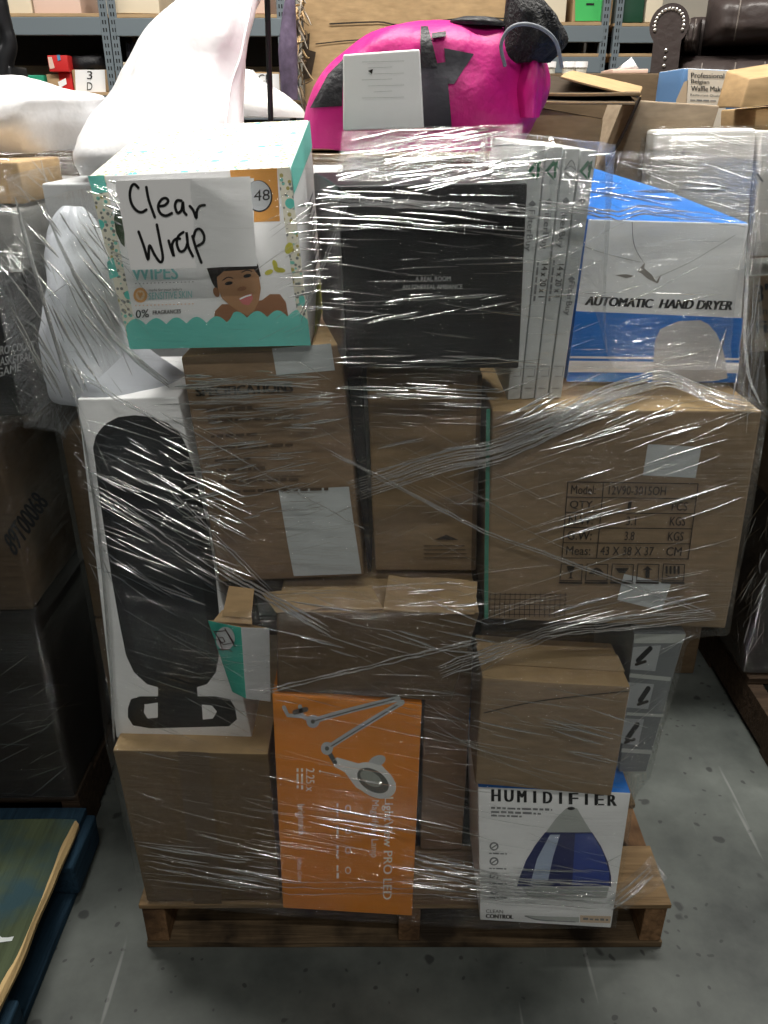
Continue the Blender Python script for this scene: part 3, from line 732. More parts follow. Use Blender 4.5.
# short carton with torn flaps above the orange box
J = keep(Box([(276, 612), (480, 612), (452, 702), (277, 692)], 1.03, 0.26, {'all': CB_D, 'top': CB_TOP}))
J.build('cardboard_box', 'wide low brown carton with raised torn flaps lying on the orange lamp box')
for q, dz, nm in (([(388, 577), (478, 581), (474, 614), (383, 610)], 0, 'flap'), ([(262, 592), (372, 586), (383, 608), (276, 612)], 0, 'flap')):
    m = MB(); fl = Face(at((q[2][0] + q[3][0]) / 2, (q[2][1] + q[3][1]) / 2, 1.028), Vector((0, -1, .9)))
    rows = []
    for i in range(7):
        row = []
        for j in range(13):
            p = Vector(q[0]).lerp(Vector(q[1]), j / 12).lerp(Vector(q[3]).lerp(Vector(q[2]), j / 12), i / 6)
            w = fl.hit(p.x, p.y, .001); row.append(w + wob(w, .004, 25))
        rows.append(row)
    m.grid(rows, CB_TOP); m.grid([[p + Vector((0, .003, -.003)) for p in reversed(r_)] for r_ in rows], CB_TOP); m.build(nm, J.o)

# small teal and white box, corner forward
K0 = at(242, 660, 0.975); kz1 = at(242, 627, 0.985).z; kz0 = at(250, 700, 0.985).z
kl = at(207, 622, 1.03); kr = at(271, 628, 1.03)
kc = {(0, 0, 0): at(232, 692, 1.005), (0, 0, 1): at(207, 620, 1.025), (1, 0, 0): at(246, 699, .985), (1, 0, 1): at(241, 627, .985),
      (1, 1, 0): at(271, 702, 1.02), (1, 1, 1): at(270, 628, 1.02)}
for w in (0, 1): kc[(0, 1, w)] = kc[(0, 0, w)] + kc[(1, 1, w)] - kc[(1, 0, w)]
km = MB(); KBOX = plain('worn_teal_card', (52, 168, 150), .5, bump=.2, bscale=20)
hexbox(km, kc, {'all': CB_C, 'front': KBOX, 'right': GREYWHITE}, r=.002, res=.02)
kf = Face((kc[(0, 0, 1)] + kc[(1, 0, 0)]) / 2, (kc[(1, 0, 1)] - kc[(0, 0, 1)]).cross(Vector((0, 0, 1))))
km.ellipse(kf, 226, 638, 9.5, 11.5, GREYWHITE, .0015)
MAROON = plain('maroon_ink', (58, 26, 26), .6)
for pts in ([(215, 631), (227, 630), (235, 642), (224, 644), (215, 631)], [(214, 639), (220, 639), (224, 650)], [(226, 628), (236, 646)], [(219, 649), (230, 649), (233, 651)], [(221, 637), (224, 637), (226, 641), (222, 642)]):
    km.stroke(kf, pts, 1.0, MAROON, .0022, smooth=False)
ko = km.build('small_box', label='small battered teal and white box with a round logo wedged beside the white appliance box', cat='box')
for q, nrm in (([(229, 586), (254, 589), (251, 618), (222, 616)], Vector((0, -1, .5))), ([(222, 610), (251, 608), (252, 624), (213, 621)], Vector((0, -1, 1.4)))):
    m = MB(); fl = Face(at(q[3][0], q[3][1], 1.0), nrm); m.grid([[fl.hit(*q[0]), fl.hit(*q[1])], [fl.hit(*q[3]), fl.hit(*q[2])]], CB_C)
    m.grid([[fl.hit(*q[1], -.003), fl.hit(*q[0], -.003)], [fl.hit(*q[2], -.003), fl.hit(*q[3], -.003)]], CB_C); m.build('flap', ko)
WRAPPED.append(kc)

# black box
Lb = keep(Box([(338, 186), (528, 183), (519, 369), (347, 368)], 1.04, 0.25, {'all': BLACK}, yaw=11, r=.003, amp=.0008))
f, m = Lb.face, Lb.mb
m.text(f, 'A REAL ROOM', ((415, 276.5), (450, 276), (450, 280.5), (415, 281)), SILVER, .0022)
m.text(f, 'AN ETHEREAL AMBIANCE', ((402, 284.5), (462, 284), (462, 288.5), (402, 289)), SILVER, .0022)
Lb.build('black_box', 'glossy black box with two small lines of silver text, beside the white filter packs')

# four pleated air filters, on edge
FILT = plain('filter_card', (196, 200, 200), .55, bump=.2, bscale=16); FTOP = plain('filter_card_edge', (206, 208, 206), .6)
GREEN = plain('green_arrow_ink', (30, 104, 72), .6); KRAFT = GREYINK
ord_ = ('leftmost, touching the black box', 'second from the black box', 'third from the black box', 'outermost, next to the blue and white box')
tops = [529, 546.2, 563.5, 580.8, 597.5]; bots = [507, 520.6, 534.2, 547.8, 561.5]
for i in range(4):
    a0, a1, b0, b1 = tops[i], tops[i + 1], bots[i], bots[i + 1]
    y0 = 145 + i * 1.8; g = .5
    M_ = Box([(a0 + g, y0), (a1 - g, y0), (b1 - g, 399 - i * .4), (b0 + g, 400 - i * .4)], 1.086, 0.40, {'all': FILT, 'top': FTOP}, amp=0, r=.0015, res=.04)
    WRAPPED.append(M_.c); f, m = M_.face, M_.mb
    def ax(x, y):   # x 0..1 across the edge, y photo row
        t = (y - y0) / (400 - y0); l = a0 + (b0 - a0) * t; r_ = a1 + (b1 - a1) * t; return (l + (r_ - l) * x, y)
    if i != 2:
        m.poly(f, [ax(.5, 160), ax(.95, 170), ax(.55, 166), ax(.25, 172), ax(.05, 171)], GREEN); m.poly(f, [ax(.05, 171), ax(.3, 172), ax(.55, 176), ax(.7, 181)], GREEN)
        m.poly(f, [ax(.55, 163), ax(.8, 160), ax(.75, 178), ax(.62, 178)], GREEN)
    else:
        m.stroke(f, [ax(.2, 170), ax(.55, 160), ax(.85, 170), ax(.55, 166), ax(.2, 170)], .8, GREYINK); m.stroke(f, [ax(.3, 173), ax(.6, 177), ax(.75, 171)], .8, GREYINK)
    def vt(txt, ya, yb, xa, xb, mat, bold=0):
        m.text(f, txt, (ax(xb, ya), ax(xb, yb), ax(xa, yb), ax(xa, ya)), mat, bold=bold)
    ys = (206, 204, 203, 203)[i]
    m.poly(f, [ax(.5, ys - 6), ax(.75, ys - 2), ax(.5, ys + 2), ax(.25, ys - 2)], GREYINK)
    if i < 3: vt('FilterBuy', ys + 4, ys + 45, .2, .72, GREYINK, .01)
    else: vt('FilterBuy', 281, 315, .25, .75, GREYINK, .01); m.poly(f, [ax(.5, 276), ax(.75, 279), ax(.5, 282), ax(.25, 279)], GREYINK)
    if 0 < i < 3:
        vt('14 x 20 x 1', 264, 297, .48, .9, DARKINK, .015); m.words(f, (ax(.32, 260), ax(.32, 301), ax(.12, 301), ax(.12, 260)), GREYINK)
    m.stroke(f, [ax(.15, 366), ax(.8, 366), ax(.8, 376), ax(.3, 376)], .6, GREYINK, smooth=False); m.stroke(f, [ax(.2, 388), ax(.7, 388)], .6, GREYINK, smooth=False)
    M_.build('filter_pack', 'white cardboard air filter pack on edge, ' + ord_[i], 'air filter', 'air filter packs standing on edge')

# hand dryer box
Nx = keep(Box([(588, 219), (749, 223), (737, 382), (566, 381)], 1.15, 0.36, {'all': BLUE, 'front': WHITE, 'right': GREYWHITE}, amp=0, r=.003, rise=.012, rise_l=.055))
f, m = Nx.face, Nx.mb
m.poly(f, [(575.8, 311), (742.5, 318), (737.4, 382.4), (566.5, 381.4)], BLUE, .0006)
m.poly(f, [(570, 356), (739, 358), (739, 360), (569.7, 358)], WHITE, .0010); m.poly(f, [(569.3, 360.5), (738.8, 362.5), (738, 373), (567.8, 372)], WHITE, .0010)
m.poly(f, [(653, 362), (655, 340), (660, 329), (678, 321), (700, 320), (708, 324), (716, 333), (721, 344), (725, 360), (727, 378), (712, 381), (690, 382), (652, 380)], plain('printed_dryer_grey', (198, 198, 200), .5), .0014)
m.text(f, 'AUTOMATIC', ((586, 296), (653, 299), (653, 308), (585, 305)), INK, bold=.055, shear=.25)
m.text(f, 'HAND DRYER', ((660, 299), (731.5, 301), (731, 310), (659, 308)), INK, bold=.055, shear=.25)
TEAR = plain('torn_card_grey', (138, 132, 126), .8)
m.poly(f, [(615, 275), (626, 274), (636, 276), (626, 278)], TEAR, .0008); m.poly(f, [(637, 271), (645, 262), (644, 268), (652, 275), (657, 283), (648, 279), (641, 273)], TEAR, .0008); m.poly(f, [(655, 283), (661, 274), (658, 283)], TEAR, .0008)
m.stroke(f, [(632, 222), (634, 245), (643, 262)], .7, GREYINK); m.stroke(f, [(570, 240), (600, 252), (640, 262)], .6, PGREY); m.stroke(f, [(735, 235), (690, 262), (650, 280)], .6, PGREY)
Nx.build('hand_dryer_box', 'blue and white hand dryer box with torn front on top of the biggest carton')

# baby wipes box
O = keep(Box([(88, 176), (290, 167), (311, 345), (130, 349)], 1.078, 0.30, {'all': WHITE, 'front': WHITE, 'top': FLORAL, 'left': FLORAL, 'right': WHITE}, tilt=3, amp=0, r=.003, rise=.050))
f, m = O.face, O.mb
m.poly(f, [(88, 176), (105, 175), (140, 348), (130, 349)], FLORAL, .0005); m.poly(f, [(277, 168), (290, 167), (309, 326), (299, 326)], FLORAL, .0005)
m.poly(f, [(88, 176), (104, 175), (108, 192), (93, 194)], TEAL, .0009); m.poly(f, [(107, 262), (113, 257), (119, 276), (110, 279)], TEAL, .0009); m.ellipse(f, 302, 300, 3, 6, TEAL, .0009, rot=-10)
sc_ = [(126, 326)]
for k in range(9):
    x0 = 126 + k * 20.2; w = 20.2
    for j in range(1, 7):
        t = j / 6; x = x0 + w * t; yb = 325 - (x - 126) * .03 - (4 if 232 < x < 300 else 0); sc_.append((x, yb - 6.5 * math.sin(math.pi * t)))
sc_ += [(311, 345), (130, 349)]
m.poly(f, sc_, TEAL, .0016)
m.text(f, 'WIPES', ((131, 266), (178, 265), (178, 279), (133, 280)), plain('pale_teal_ink', (140, 206, 204), .6), bold=.02)
m.ellipse(f, 140.5, 295, 7, 7.5, plain('apricot_ink', (236, 176, 110), .6)); m.ellipse(f, 140.5, 295, 4.5, 5, plain('pale_apricot', (246, 214, 176), .6), .0010)
m.poly(f, [(137.5, 293), (139, 291.5), (140.5, 293), (142, 291.5), (143.5, 293.2), (140.5, 298.5)], plain('apricot_ink', (236, 176, 110), .6), .0014)
m.text(f, 'made for your baby\'s', ((149, 288.5), (182, 287.5), (182, 291), (149, 292)), GREYINK); m.text(f, 'SENSITIVE SKIN', ((149, 292.5), (192, 290.5), (192, 297.5), (149, 299.5)), plain('pale_teal_ink', (140, 206, 204), .6))
m.text(f, '0%', ((136, 310), (149, 309), (149, 317), (136, 318)), INK, bold=.01); m.text(f, 'FRAGRANCES', ((153, 310.5), (181, 309), (181, 313), (153, 314.5)), DARKINK, bold=.02)
for k in range(16): m.ellipse(f, 136 + k * 3.8, 283.5 - k * .12, .8, .5, GREYINK, n=6); m.ellipse(f, 136 + k * 3.8, 305.5 - k * .12, .8, .5, plain('apricot_ink', (236, 176, 110), .6), n=6)
OC = plain('ochre_print', (208, 146, 66), .5)
m.poly(f, [(230, 170), (277, 168), (280, 221), (254, 222), (254, 178), (231, 179)], OC, .0008)
m.ellipse(f, 259, 196, 13.5, 16, INK, .0011, rot=-8); m.ellipse(f, 258.6, 195.5, 12.4, 15, plain('badge_grey', (168, 172, 176), .5), .0014, rot=-8); m.text(f, '48', ((254, 190), (270, 189), (270, 200), (254, 201)), INK, .0018)
m.poly(f, [(118, 205), (120, 205), (124, 215), (125, 247), (121, 243), (116, 232), (114, 218)], plain('leaf_print', (56, 74, 52), .6), .0008)
SKIN = plain('printed_skin', (176, 132, 96), .6); SKIND = plain('printed_skin_shade', (150, 104, 74), .6); HAIR = plain('printed_hair', (30, 24, 22), .7)
m.poly(f, [(214, 322), (215, 311), (222, 304), (232, 304), (262, 300), (270, 294), (280, 294), (286, 302), (289, 320)], SKIND, .0009)
m.poly(f, [(207, 268), (258, 264), (261, 276), (218, 292), (212, 282)], HAIR, .0011)
m.poly(f, [(217, 277), (224, 271), (240, 270), (254, 269), (259, 276), (261, 288), (259, 301), (254, 311), (248, 315), (240, 312), (230, 305), (222, 298), (218, 288)], SKIN, .0013)
m.ellipse(f, 216.5, 292, 3, 5, SKIND, .0012, rot=-20); m.ellipse(f, 229, 283, 4, 1.8, INK, .0016, rot=-12); m.ellipse(f, 247.5, 275.5, 4, 1.8, INK, .0016, rot=-12)
m.stroke(f, [(223, 280), (228, 277), (233, 278)], 1, HAIR, .0016); m.stroke(f, [(242, 272), (247, 270), (252, 271)], 1, HAIR, .0016)
m.ellipse(f, 242, 288.5, 4.6, 2.2, SKIND, .0016, rot=-12); m.poly(f, [(239, 299), (245, 295), (252, 293), (253, 299), (249, 305), (243, 304)], plain('printed_mouth', (206, 120, 120), .6), .0016); m.stroke(f, [(240.5, 298.5), (246, 296), (251, 294.6)], 1.6, PAPER, .0019)
YG = plain('yellow_green_print', (196, 190, 74), .6)
for dx, dy, rt in ((-6, 2, -25), (0, -6, 70), (6, 0, 10), (2, -1, 40)): m.ellipse(f, 275 + dx, 270 + dy, 4.5, 2.4, YG, .0010, rot=rt, n=12)
m.ellipse(f, 289, 248, 4, 6, YG, .0012, rot=20, n=12)
O.build('wipes_box', 'baby wipes box with teal scalloped base and a printed smiling baby at top left')
def side_print(mm):
    pass
m = MB(); c = O.c
def oright(v, w, off=.0012):
    p = c[(1, 0, 0)].lerp(c[(1, 1, 0)], v).lerp(c[(1, 0, 1)].lerp(c[(1, 1, 1)], v), w); return p + Vector((off, 0, 0))
m.add([oright(0, .86), oright(1, .86), oright(1, 1), oright(0, 1)], [(0, 1, 2, 3)], TEAL)
m.add([oright(.15, .0), oright(1, .0), oright(1, .14), oright(.5, .2)], [(0, 1, 2, 3)], plain('yellow_green_side', (150, 160, 60), .6))
for k in range(8): m.add([oright(.5, .30 + .05 * k), oright(.8, .30 + .05 * k), oright(.8, .315 + .05 * k), oright(.5, .315 + .05 * k)], [(0, 1, 2, 3)], GREYINK)
m.build('printed_side', O.o)

# hand lettered paper on the wipes box
sf = Face(O.face.hit(190, 225) + Vector((0, -.03, 0)), O.face.n)
m = MB(); rows = []
q = [Vector(p) for p in ((115, 181), (250, 176.5), (257, 266), (131, 270))]
for i in range(11):
    row = []
    for j in range(15):
        p = q[0].lerp(q[1], j / 14).lerp(q[3].lerp(q[2], j / 14), i / 10); w = sf.hit(p.x, p.y, 0); row.append(w + sf.n * (.0003 * math.sin(j * 1.3 + i)))
    rows.append(row)
m.grid(rows, PAPER); m.grid([[p - sf.n * .0004 for p in reversed(r_)] for r_ in rows], PAPER)
for st in ([(138.5, 187.5), (134.5, 184), (131.3, 187), (130, 195), (132, 204), (137, 210.5), (142, 212), (146.5, 209.5)], [(146.5, 187), (149, 200), (155, 217)],
           [(160, 206), (165, 205), (168.3, 201), (166, 198), (161.5, 199.5), (158.3, 206), (160.5, 213), (166, 215.5), (172, 213)],
           [(181.5, 200.5), (177, 200.5), (175.2, 206), (177.6, 212.5), (181.6, 210), (183, 202), (184, 211), (186.5, 214.5)],
           [(190, 206), (193.5, 210.5), (196.5, 218), (197, 211), (200, 206), (204.8, 205)],
           [(138.8, 231.5), (144, 246), (148.3, 259.5), (149, 249), (150.2, 245.5), (155, 255), (160.5, 262), (163, 257), (160, 240), (157, 224.5)],
           [(168.8, 240.5), (171, 248), (174, 256), (172.2, 245), (175.5, 239), (180, 238.5)],
           [(183.5, 232), (178.5, 236), (177, 243.5), (180, 251), (184.8, 249.6), (187.6, 242), (186.6, 232), (188.4, 246), (193, 256)],
           [(192.6, 236), (196.5, 249), (201.5, 262.5)], [(193.4, 238), (196, 230), (200.6, 229.3), (204.2, 235.5), (203.4, 242), (198, 245.5)]):
    m.stroke(sf, st, 2.7, INK, .0009)
m.build('paper_sign', label='white paper sheet hand lettered Clear Wrap stuck on the front of the wipes box', cat='sign')

# pale plastic bag slumped on the appliance box
m = MB(); loft(m, [(60, 176, 393, 1.20, .085), (56, 185, 382, 1.20, .095), (50, 124, 338, 1.20, .08), (46, 116, 300, 1.20, .075), (46, 106, 265, 1.20, .065), (50, 97, 238, 1.20, .05), (58, 90, 218, 1.20, .03), (68, 82, 208, 1.20, .008)], plain('pale_grey_plastic', (196, 200, 208), .4, bump=.5, bscale=14), amp=.009, fr=12, fold=.012)
m.build('plastic_bag', label='pale grey stuffed plastic bag on top of the tall white appliance box', cat='bag')
vs = m.v; lo = Vector([min(v[i] for v in vs) for i in range(3)]); hi = Vector([max(v[i] for v in vs) for i in range(3)]); WRAPPED.append(corners3(lo, hi))

# cartons at the back of the pallet
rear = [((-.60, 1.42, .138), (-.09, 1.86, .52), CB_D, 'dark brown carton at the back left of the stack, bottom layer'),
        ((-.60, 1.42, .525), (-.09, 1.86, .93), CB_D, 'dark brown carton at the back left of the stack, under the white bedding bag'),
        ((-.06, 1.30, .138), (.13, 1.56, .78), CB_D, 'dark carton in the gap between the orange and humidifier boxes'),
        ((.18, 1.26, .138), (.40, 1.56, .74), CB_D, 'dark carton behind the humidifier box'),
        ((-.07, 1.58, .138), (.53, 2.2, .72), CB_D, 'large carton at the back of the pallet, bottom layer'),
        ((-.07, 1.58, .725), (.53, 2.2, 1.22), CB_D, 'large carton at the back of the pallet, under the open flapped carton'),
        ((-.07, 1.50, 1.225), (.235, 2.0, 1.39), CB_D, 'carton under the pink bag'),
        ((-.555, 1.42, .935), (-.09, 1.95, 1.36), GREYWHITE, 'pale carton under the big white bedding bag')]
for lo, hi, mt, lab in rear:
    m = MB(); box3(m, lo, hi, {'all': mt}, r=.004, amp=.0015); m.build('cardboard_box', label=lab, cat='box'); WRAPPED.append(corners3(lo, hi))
m = MB(); q0 = at(424, 708, 1.17); q1 = at(470, 708, 1.17)
lo = Vector((q0.x, 1.17, .138)); hi = Vector((q1.x, 1.285, .620)); box3(m, lo, hi, {'all': CB_B}, r=.003, amp=.001)
m.build('cardboard_box', label='narrow brown carton in the gap between orange lamp box and humidifier box', cat='box')

# ------------------------------------------------------------------ things lying on top of the stack
# white bedding bag
BAGW = plain('white_bag_plastic', (222, 222, 224), .35, bump=.8, bscale=11)
m = MB()
loft(m, [(84, 236, 172, 1.53, .11), (80, 240, 150, 1.54, .14), (92, 243, 122, 1.57, .14), (118, 243, 92, 1.60, .135), (132, 246, 62, 1.64, .13), (152, 252, 30, 1.68, .12), (184, 258, 0, 1.72, .10), (204, 262, -26, 1.75, .07), (226, 262, -50, 1.78, .02)], BAGW, n=56, amp=.008, fold=.016, sub=7)
t = bvh_of(m)
bag = m.build('bedding_bag', label='big white bedding bag standing upright behind the baby wipes box', cat='bag')
mm = MB(); pts = []
for (x, y) in ((254, 4), (249, 30), (243, 58), (234, 84), (230, 112), (226, 140)):
    d = ray(x - 3, y).normalized(); h = t.ray_cast(CAM, d); pts.append((h[0] - d * .002) if h[0] else at(x - 4, y, 1.46))
tube(mm, pts, .0022, BAGW); mm.build('piping', bag)
m = MB(); loft(m, [(222, 306, 118, 1.95, .07), (226, 300, 106, 1.95, .07), (232, 282, 92, 1.95, .05), (238, 262, 78, 1.95, .03), (240, 252, 68, 1.95, .012)], plain('clear_white_plastic', (222, 222, 220), .25, bump=.5, bscale=20), amp=.008)
m.build('plastic_bag', label='small crumpled white plastic bag behind the big bedding bag', cat='bag')
m = MB(); tube(m, [at(271, 128, 1.80), at(269, 60, 1.80), at(267, -10, 1.80)], .0055, BLACK); tube(m, [at(271, 128, 1.80) + Vector((0, 0, -.004)), at(271, 128, 1.80) + Vector((0, 0, .012))], .011, BLACK)
m.build('black_rod', label='thin black metal rod standing between the bedding bag and the torn carton', cat='rod')

# small white box
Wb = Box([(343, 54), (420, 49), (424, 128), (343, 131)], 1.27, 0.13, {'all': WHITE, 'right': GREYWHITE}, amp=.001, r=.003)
f, m = Wb.face, Wb.mb
m.poly(f, [(368, 71), (373, 69), (372, 74)], DARKINK, .0018)
for k in range(7): m.stroke(f, [(362 + k % 3 * 6, 62 + k * 6), (404 - k % 2 * 12, 61 + k * 6)], .4, PGREY, .0016)
Wb.build('white_box', 'small plain white box standing on the black box in front of the pink bag')

# pink bag
PINK = plain('magenta_nylon', (190, 20, 120), .5, bump=.7, bscale=18); CHAR = plain('charcoal_nylon', (50, 50, 58), .5, bump=.2, bscale=30); BLK_N = plain('black_webbing', (28, 28, 32), .5, bump=.3, bscale=120)
m = MB()
loft(m, [(306, 520, 150, 1.55, .10), (308, 532, 128, 1.55, .115), (314, 540, 100, 1.55, .12), (326, 541, 72, 1.55, .11), (348, 532, 50, 1.55, .10), (366, 520, 36, 1.55, .08), (390, 500, 26, 1.55, .05), (408, 482, 21, 1.55, .02)], PINK, n=44, amp=.006, fold=.02, square=.85)
t = bvh_of(m)
pink = m.build('duffel_bag', label='magenta pink bag with black straps lying behind the white box', cat='bag')
mm = MB(); patch(mm, t, [(418, 66), (446, 62), (452, 128), (424, 128)], CHAR, .006, thick=.004); mm.build('strap', pink, label='charcoal grey strap')
mm = MB(); patch(mm, t, [(421, 26), (428, 26), (438, 66), (420, 68)], BLK_N, .010, thick=.006); patch(mm, t, [(432, 33), (446, 31), (446, 36), (432, 38)], BLK_N, .010, thick=.004); mm.build('buckle', pink, label='black plastic buckle')
mm = MB(); patch(mm, t, [(444, 48), (474, 54), (454, 84), (448, 84)], CHAR, .004); mm.build('panel', pink, label='charcoal triangular panel')
mm = MB(); patch(mm, t, [(328, 74), (344, 58), (342, 106), (310, 108)], BLK_N, .004); mm.build('side_panel', pink, label='black side panel')
mm = MB(); loft(mm, [(452, 508, 26, 1.50, .03), (450, 504, 21, 1.50, .03), (462, 494, 17, 1.50, .02)], BLK_N, amp=.003); mm.build('top_handle', pink, label='black top handle')
mm = MB(); loft(mm, [(518, 538, 118, 1.47, .03), (516, 541, 90, 1.47, .035), (522, 539, 66, 1.47, .025), (526, 534, 48, 1.47, .006)], PINK, amp=.003, fold=.01); mm.build('side_fin', pink)
MESH = plain('black_net', (20, 20, 22), .6, bump=.9, bscale=220)
mm = MB(); loft(mm, [(500, 545, 62, 1.47, .02), (502, 558, 50, 1.47, .04), (503, 566, 38, 1.47, .05), (502, 560, 22, 1.47, .05), (504, 545, 6, 1.47, .045), (506, 532, -10, 1.47, .02)], MESH, n=32, amp=.006, fold=.015)
t2 = bvh_of(mm); net = mm.build('net_pocket', pink, label='black net pocket with grey piping')
mm = MB(); tube(mm, [at(505, 66, 1.425), at(501, 46, 1.41), at(508, 30, 1.405), at(522, 24, 1.405), at(541, 28, 1.405), at(556, 42, 1.41), at(562, 68, 1.42)], .0028, plain('grey_piping', (120, 124, 132), .5)); mm.build('piping', net)

# open flapped carton at the back right of the stack
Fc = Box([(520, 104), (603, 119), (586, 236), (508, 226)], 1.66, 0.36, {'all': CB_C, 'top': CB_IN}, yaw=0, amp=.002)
flapc = Fc.build('open_carton', 'open tan carton with dark folded flaps behind the air filter packs')
def slab(q, Y0, Y1, th, mat, name, parent, dzb=0, label=None):
    a, b_, c_, d_ = at(*q[0], Y1), at(*q[1], Y1), at(*q[2], Y0), at(*q[3], Y0); u = Vector((0, 0, th)); mm = MB()
    hexbox(mm, {(0, 0, 0): d_, (1, 0, 0): c_, (0, 1, 0): a, (1, 1, 0): b_, (0, 0, 1): d_ + u, (1, 0, 1): c_ + u, (0, 1, 1): a + u, (1, 1, 1): b_ + u}, {'all': mat, 'front': CB_C} if isinstance(mat, bpy.types.Material) else mat, r=.0015, amp=.004)
    return mm.build(name, parent, label=label)
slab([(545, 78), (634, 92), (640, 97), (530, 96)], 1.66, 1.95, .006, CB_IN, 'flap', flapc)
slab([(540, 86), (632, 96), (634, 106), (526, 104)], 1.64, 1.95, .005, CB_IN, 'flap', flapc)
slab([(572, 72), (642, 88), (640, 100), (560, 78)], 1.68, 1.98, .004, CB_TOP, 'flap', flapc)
m = MB(); tube(m, [at(640, 97, 1.645), at(625, 130, 1.645), at(606, 166, 1.645)], .003, CB_IN); m.build('flap_edge', flapc)

# ------------------------------------------------------------------ load on the right and behind it
def plainbox(name, px, Y, depth, mats, label, cat='box', group=None, **k):
    b = Box(px, Y, depth, mats if isinstance(mats, dict) else {'all': mats}, **k); b.build(name, label, cat, group); return b
RIGHTW, LEFTW = [], []
b = plainbox('cardboard_box', [(642, 100), (720, 106), (690, 200), (604, 200)], 1.84, .28, {'all': cardboard('grey_brown_cardboard', (150, 134, 114))}, 'wrapped grey brown carton behind the white foam box at right')
FOAM = plain('white_foam', (206, 204, 198), .55, bump=.15, bscale=10)
b = Box([(655, 130), (757, 128), (746, 260), (640, 260)], 1.75, .06, {'all': FOAM}, r=.008, amp=.001, tilt=-6); f = b.face
b.mb.stroke(f, [(681, 156), (684, 150)], 1.4, GREYINK, .0022); b.mb.stroke(f, [(657, 134), (754, 132)], 1.2, PAPER, .002)
b.build('foam_box', 'white slab shaped foam box above the right end of the hand dryer box', 'box'); RIGHTW.append(b.c)
b = Box([(762, 130), (840, 134), (836, 258), (752, 256)], 1.76, .15, {'all': FOAM}, r=.006)
b.mb.stroke(b.face, [(757, 174), (762, 181)], 2, GREYINK, .002); b.build('foam_box', 'white foam block cut by the right edge of the photo above the fish box', 'box'); RIGHTW.append(b.c)
b = Box([(736, 276), (860, 270), (850, 352), (730, 352)], 1.78, .2, {'all': CB_D, 'top': PGREY})
f, m = b.face, b.mb
m.text(f, '3"', ((755, 284), (770, 283), (770, 301), (755, 302)), INK, .003, bold=.05); m.text(f, 'UnLight', ((754, 308), (790, 304), (790, 314), (754, 318)), INK, .003); m.text(f, 'FishM', ((756, 321), (794, 316), (794, 329), (756, 334)), INK, .003, bold=.05)
b.build('fish_box', 'brown carton printed UnLight FishM at the right edge of the photo', 'box'); RIGHTW.append(b.c)
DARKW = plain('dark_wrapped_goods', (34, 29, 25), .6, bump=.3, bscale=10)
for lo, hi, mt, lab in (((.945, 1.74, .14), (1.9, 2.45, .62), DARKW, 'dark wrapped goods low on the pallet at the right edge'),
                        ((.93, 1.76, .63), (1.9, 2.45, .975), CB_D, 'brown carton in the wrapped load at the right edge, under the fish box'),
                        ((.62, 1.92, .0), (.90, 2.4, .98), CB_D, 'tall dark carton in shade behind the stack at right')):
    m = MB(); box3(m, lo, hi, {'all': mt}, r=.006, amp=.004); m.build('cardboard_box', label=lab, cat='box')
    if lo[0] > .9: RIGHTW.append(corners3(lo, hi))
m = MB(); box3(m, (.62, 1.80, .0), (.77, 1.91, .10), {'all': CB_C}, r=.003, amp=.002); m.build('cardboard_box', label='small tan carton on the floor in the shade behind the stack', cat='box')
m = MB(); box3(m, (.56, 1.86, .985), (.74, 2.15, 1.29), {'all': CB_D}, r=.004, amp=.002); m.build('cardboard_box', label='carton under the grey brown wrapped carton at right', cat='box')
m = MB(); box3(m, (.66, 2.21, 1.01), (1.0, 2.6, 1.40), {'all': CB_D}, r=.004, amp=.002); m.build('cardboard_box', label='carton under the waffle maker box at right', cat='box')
# waffle maker box, tan cartons
b = Box([(684, 68), (752, 71), (744, 142), (673, 142)], 2.24, .2, {'all': plain('printed_slate_blue', (92, 132, 178), .5), 'top': GREYWHITE}, amp=0)
f, m = b.face, b.mb
m.poly(f, [(688, 69), (727, 71), (724, 150), (684, 150)], plain('cream_print', (226, 218, 204), .5), .0008); m.poly(f, [(684, 82), (688, 80), (684, 150), (676, 150), (676, 100)], plain('printed_waffle', (196, 176, 150), .6), .0008)
for k, (tx, w) in enumerate((('Professional', 33), ('Belgian', 18), ('Waffle Maker', 35))):
    y = 72.5 + 6.6 * k; m.text(f, tx, ((691, y), (691 + w, y + 1), (691 + w, y + 6), (691, y + 5.4)), INK, .0014, bold=.02)
m.text(f, 'Restaurant Quality', ((690, 93.5), (722, 95), (722, 98), (690, 96.5)), INK, .0014); m.words(f, ((690, 99), (716, 100), (716, 102), (690, 101)), GREYINK, .0014)
b.build('waffle_maker_box', 'blue and cream waffle maker box in clear plastic in front of the leather sofa', 'box')
b = Box([(750, 78), (830, 66), (830, 98), (740, 108)], 1.90, .14, {'all': CB_C, 'top': CB_TOP}, amp=.002, rise=.02); b.build('cardboard_box', 'flat tan carton lying tilted at the top right edge', 'box')
b = Box([(756, 109), (830, 103), (830, 180), (752, 180)], 1.93, .20, {'all': CB_C, 'top': CB_TOP}, amp=.002); b.build('cardboard_box', 'tan carton under the tilted flat carton at the right edge', 'box')

